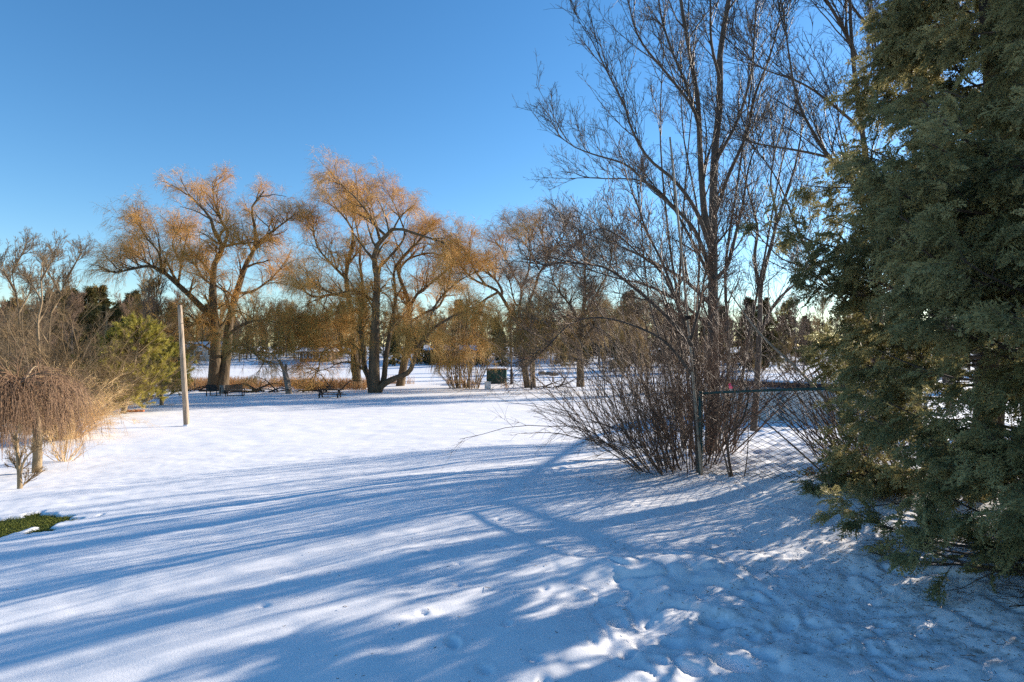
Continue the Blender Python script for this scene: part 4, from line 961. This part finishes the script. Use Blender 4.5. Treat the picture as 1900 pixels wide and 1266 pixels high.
me = tube_mesh('hanging_twigs', [(P, Rr, 3), (P1, R1, 3), (P2, R2, 3)], tuple(t.location)); link('hanging_twigs', me, M['willow_gold'], t)

# reeds along the shore
def reeds():
    n = 16000; px = rng.uniform(300, 975, n); d = rng.uniform(54.5, 61, n)+3*(px > 700)
    x = (px-950)/F*d; dens = vnoise(x/2.2, d/1.5, 31)+.5*vnoise(x/.6, d/.6, 32)+.35*((px < 680) & (px > 300)) - .15*(px > 700)
    k = dens > .12; x = x[k]; d = d[k]; n = len(x)
    z = ground(x, d); P = np.zeros((n, 3, 3)); h = rng.uniform(.25, 1.05, n)
    P[:, 0] = np.stack([x, d, z-.05], -1); P[:, 1] = P[:, 0]+np.stack([rng.normal(0, .06, n), rng.normal(0, .06, n), h*.6], -1); P[:, 2] = P[:, 1]+np.stack([rng.normal(0, .14, n), rng.normal(0, .14, n), h*.4], -1)
    o = link('dry_reeds', tube_mesh('dry_reeds', [(P, np.tile([.014, .012, .008], (n, 1)), 3)]), M['reed']); o['kind'] = 'stuff'
    tag(o, 'strip of dry tan reeds along the pond shore', None)
reeds()

# ------------------------------------------------------------------ far treeline
def conifer_mesh(h, r, nb=70, per=16):
    u = np.sort(rng.random(nb)); ph = rng.uniform(0, 6.28, nb); hb = h*(.08+.92*u)
    ln = r*(1-u)**.8*rng.uniform(.7, 1.25, nb)+.15
    m = 5; P = np.zeros((nb, m, 3)); P[:, 0] = np.stack([0*hb, 0*hb, hb], -1); D = norm(np.stack([np.cos(ph), np.sin(ph), np.full(nb, -.05)], -1))
    for s in range(1, m): D[:, 2] -= .07; D = norm(D); P[:, s] = P[:, s-1]+D*(ln/(m-1))[:, None]
    tr = np.stack([np.zeros(6), np.zeros(6), np.linspace(-.3, h, 6)], -1)[None]
    a = tube_mesh('trunk', [(tr, np.linspace(.022*h, .02, 6)[None], 7), (P, np.tile(np.linspace(.04, .015, m), (nb, 1)), 3)]); a.materials.append(M['maple_bark'])
    f = rng.uniform(.15, 1, (nb, per))*(m-1); i = np.clip(np.floor(f).astype(int), 0, m-2); fr = (f-i)[..., None]; bi = np.arange(nb)[:, None]
    pos = (P[bi, i]*(1-fr)+P[bi, i+1]*fr).reshape(-1, 3); T = norm(P[bi, i+1]-P[bi, i]).reshape(-1, 3)+rng.normal(0, .55, (nb*per, 3)); T[:, 2] -= .1
    o = place_fronds('crown', pos, T, .085*h*rng.uniform(.5, 1.2, len(pos))*.9, NT2, M['conifer'], None, (0, 0, 0)); me = o.data; bpy.data.objects.remove(o)
    return (a, me)
def needle2():
    V, Q = [], []
    for i in range(7):
        a = i*2.4; t = i/7; d = norm(np.array([.8, math.cos(a)*.6, math.sin(a)*.3])); p = np.array([t*.6, 0, 0]); e = p+d*.5; s = norm(np.cross(d, [0.2*math.sin(a), .2, 1]))*.075
        j = len(V); V.extend([p, (p+e)/2+s, e, (p+e)/2-s]); Q.append([j, j+1, j+2, j+3])
    return np.array(V), np.array(Q)
NT2 = needle2()
con = [conifer_mesh(12, 3.0, 150, 18), conifer_mesh(12, 2.4, 150, 16), conifer_mesh(12, 3.6, 150, 20), conifer_mesh(12, 2.8, 170, 16)]
far_b = [proto_meshes(bare_proto(12, .16, .40, 4, '', 'maple_bark', 'far_twig', 6, 12)) for _ in range(3)]+[proto_meshes(bare_proto(12, .16, .45, 4, '', 'maple_bark', 'far_gold', 6, 12)) for _ in range(2)]
SECT = [(60, 'above the weeping tree'), (160, 'behind the wide left shrub'), (260, 'behind the yellow green pine'), (345, 'just left of the wooden pole'), (470, 'behind the twin-trunk willow'),
        (590, 'behind the grey snag'), (700, 'behind the golden willow'), (800, 'behind the leaning low trunk'), (895, 'behind the slim golden clump'), (945, 'above the green bin'), (1040, 'behind the bowed willow'),
        (1110, 'behind the spreading stout tree'), (1230, 'behind the thicket'), (1330, 'behind the straight grey trunk'), (1450, 'behind the crooked forked tree'), (1560, 'above the round pool'), (9999, 'behind the big cedar')]
ORD = ['first', 'second', 'third', 'fourth', 'fifth', 'sixth', 'seventh', 'eighth', 'ninth', 'tenth', 'eleventh', 'twelfth', 'thirteenth', 'fourteenth', 'fifteenth', 'sixteenth', 'seventeenth', 'eighteenth', 'nineteenth', 'twentieth']
def ordinal_labels(made, what):
    sec = {}
    for px, t in made: sec.setdefault(next(nm for lim, nm in SECT if px < lim), []).append((px, t))
    for nm, l in sec.items():
        l.sort(key=lambda a: a[0])
        for i, (px, t) in enumerate(l): t['label'] = ('only one' if len(l) == 1 else ORD[i]+' from left')+' of '+what+', '+nm
def row(n, px0, px1, d0, d1, h0, h1, kind, name, label, group, hf=None):
    made = []
    for i in range(n):
        px = px0+(px1-px0)*(i+.5+rng.uniform(-.45, .45))/n; d = rng.uniform(d0, d1); p = onground(px, d); h = rng.uniform(h0, h1)
        if hf: h *= hf(px)
        ms = con[rng.integers(0, len(con))] if kind == 'c' else (far_b[rng.integers(0, len(far_b))] if kind == 'b' else far_b[3+rng.integers(0, 2)])
        made.append((px, place_proto(None, ms, name, label, 'tree', tuple(p), rng.uniform(0, 6.28), h/12., group)))
    ordinal_labels(made, label)
row(24, 330, 1180, 145, 185, 8, 16.5, 'c', 'conifer_tree', 'tall evergreens across the pond', 'evergreens across the pond')
row(84, 330, 1180, 128, 175, 8, 15, 'b', 'bare_tree', 'bare trees across the pond', 'leafless trees across the pond')
row(26, -60, 330, 62, 100, 7, 12.5, 'c', 'conifer_tree', 'dark evergreens in the left wood', 'evergreens behind the left shrubs', hf=lambda px: 1.0 if px < 290 else .75)
row(34, -60, 340, 48, 85, 6, 11, 'b', 'bare_tree', 'bare trees in the left wood', 'leafless trees behind the left shrubs')
row(14, 1040, 1500, 95, 150, 9, 14, 'c', 'conifer_tree', 'dark evergreens far right', 'evergreens behind the thicket')
row(14, 1560, 2300, 60, 110, 9, 13, 'c', 'conifer_tree', 'dark evergreens beyond the yard', 'evergreens beyond the cedar')
row(22, 1100, 1700, 62, 110, 7, 12, 'b', 'bare_tree', 'bare trees far right', 'leafless trees behind the thicket')
row(9, 1120, 1330, 40, 52, 3.0, 5, 'g', 'bare_tree', 'low golden brown trees on the slope', 'golden low trees behind the thicket')
row(7, 1380, 1760, 42, 52, 3.0, 4.5, 'g', 'bare_tree', 'low golden trees past the stone wall', 'golden low trees by the pool')
row(9, 700, 1100, 120, 131, 5, 9, 'c', 'conifer_tree', 'short evergreens at the pond', 'short evergreens at the pond')

def wood():
    n = 14000; px = rng.uniform(-400, 2600, n); d = rng.uniform(190, 225, n); x = (px-950)/F*d
    top = 12+6*vnoise(x/14, d*0, 41)+3*vnoise(x/4, d*0, 42); z = ground(x, d)+rng.random(n)**.8*top
    pos = np.stack([x, d, z], -1); o = place_fronds('distant_wood', pos, rng.normal(0, 1, (n, 3))+[0, 0, .5], rng.uniform(1.2, 2.6, n), NT2, M['far_wood'], None, (0, 0, 0))
    o['kind'] = 'stuff'; tag(o, 'far wood of mixed dark trees closing the horizon', None)
wood()
# houses glimpsed through the trees
def house(px, d, wd, dp, hw, hr, mt, lab, rz=0.0):
    p = onground(px, d); t = thing('house', lab, 'house', tuple(p), rz)
    box_parts('wall', [(0, 0, hw/2-.3, wd, dp, hw+.6, 0)], M[mt], t, .02)
    V = np.array([[-wd/2-.5, -dp/2-.5, hw], [wd/2+.5, -dp/2-.5, hw], [wd/2+.5, dp/2+.5, hw], [-wd/2-.5, dp/2+.5, hw], [-wd/2-.5, 0, hw+hr], [wd/2+.5, 0, hw+hr]])
    me = bpy.data.meshes.new('roof'); me.from_pydata(V.tolist(), [], [(0, 1, 5, 4), (2, 3, 4, 5), (0, 4, 3), (1, 2, 5), (0, 3, 2, 1)]); link('roof', me, M['snow'], t)
    for i in range(4):
        x_ = (i-1.5)*wd/4.4; f = box_parts('window', [(x_, -dp/2-.03, hw*.55, wd/9, .06, 1.3, 0)], M['white'], t, .01); box_parts('pane', [(x_, -dp/2-.065, hw*.55, wd/9-.25, .03, 1.05, 0)], M['glass'], f, .005)
    f = box_parts('door', [(wd*.02, -dp/2-.03, 1.02, 1.0, .06, 2.05, 0)], M['brown_wood'], t, .01)
    box_parts('handle', [(wd*.02+.35, -dp/2-.09, 1.0, .05, .06, .12, 0)], M['dark_wood'], f, .005)
    box_parts('chimney', [(wd*.28, 0, hw+hr*.7, .7, .7, 1.8, 0)], M['brown_wood'], t, .02)
house(842, 136, 13, 8, 2.7, 1.2, 'siding', 'low dark house with a snowy roof behind the golden willow clump')
house(382, 140, 9, 8, 3.0, 1.4, 'siding2', 'pale house glimpsed through the twin-trunk willow')
house(592, 138, 7, 6, 2.2, .9, 'siding', 'small dark house with snowy roof across the frozen pond')
# row of small white posts and fence on the far bank
t = thing('picket_fence', 'low white post fence on the bank behind the green storage bin', 'fence', tuple(onground(915, 128)))
for i in range(9):
    q = onground(893+i*8, 128)-np.array(t.location); rod('fence_post', [q+[0, 0, -.2], q+[0, 0, 1.0]], .16, .14, M['white'], t, 8)
rod('fence_rail', [onground(893, 128)-np.array(t.location)+[0, 0, .6], onground(957, 128)-np.array(t.location)+[0, 0, .6]], .05, .05, M['white'], t, 6)
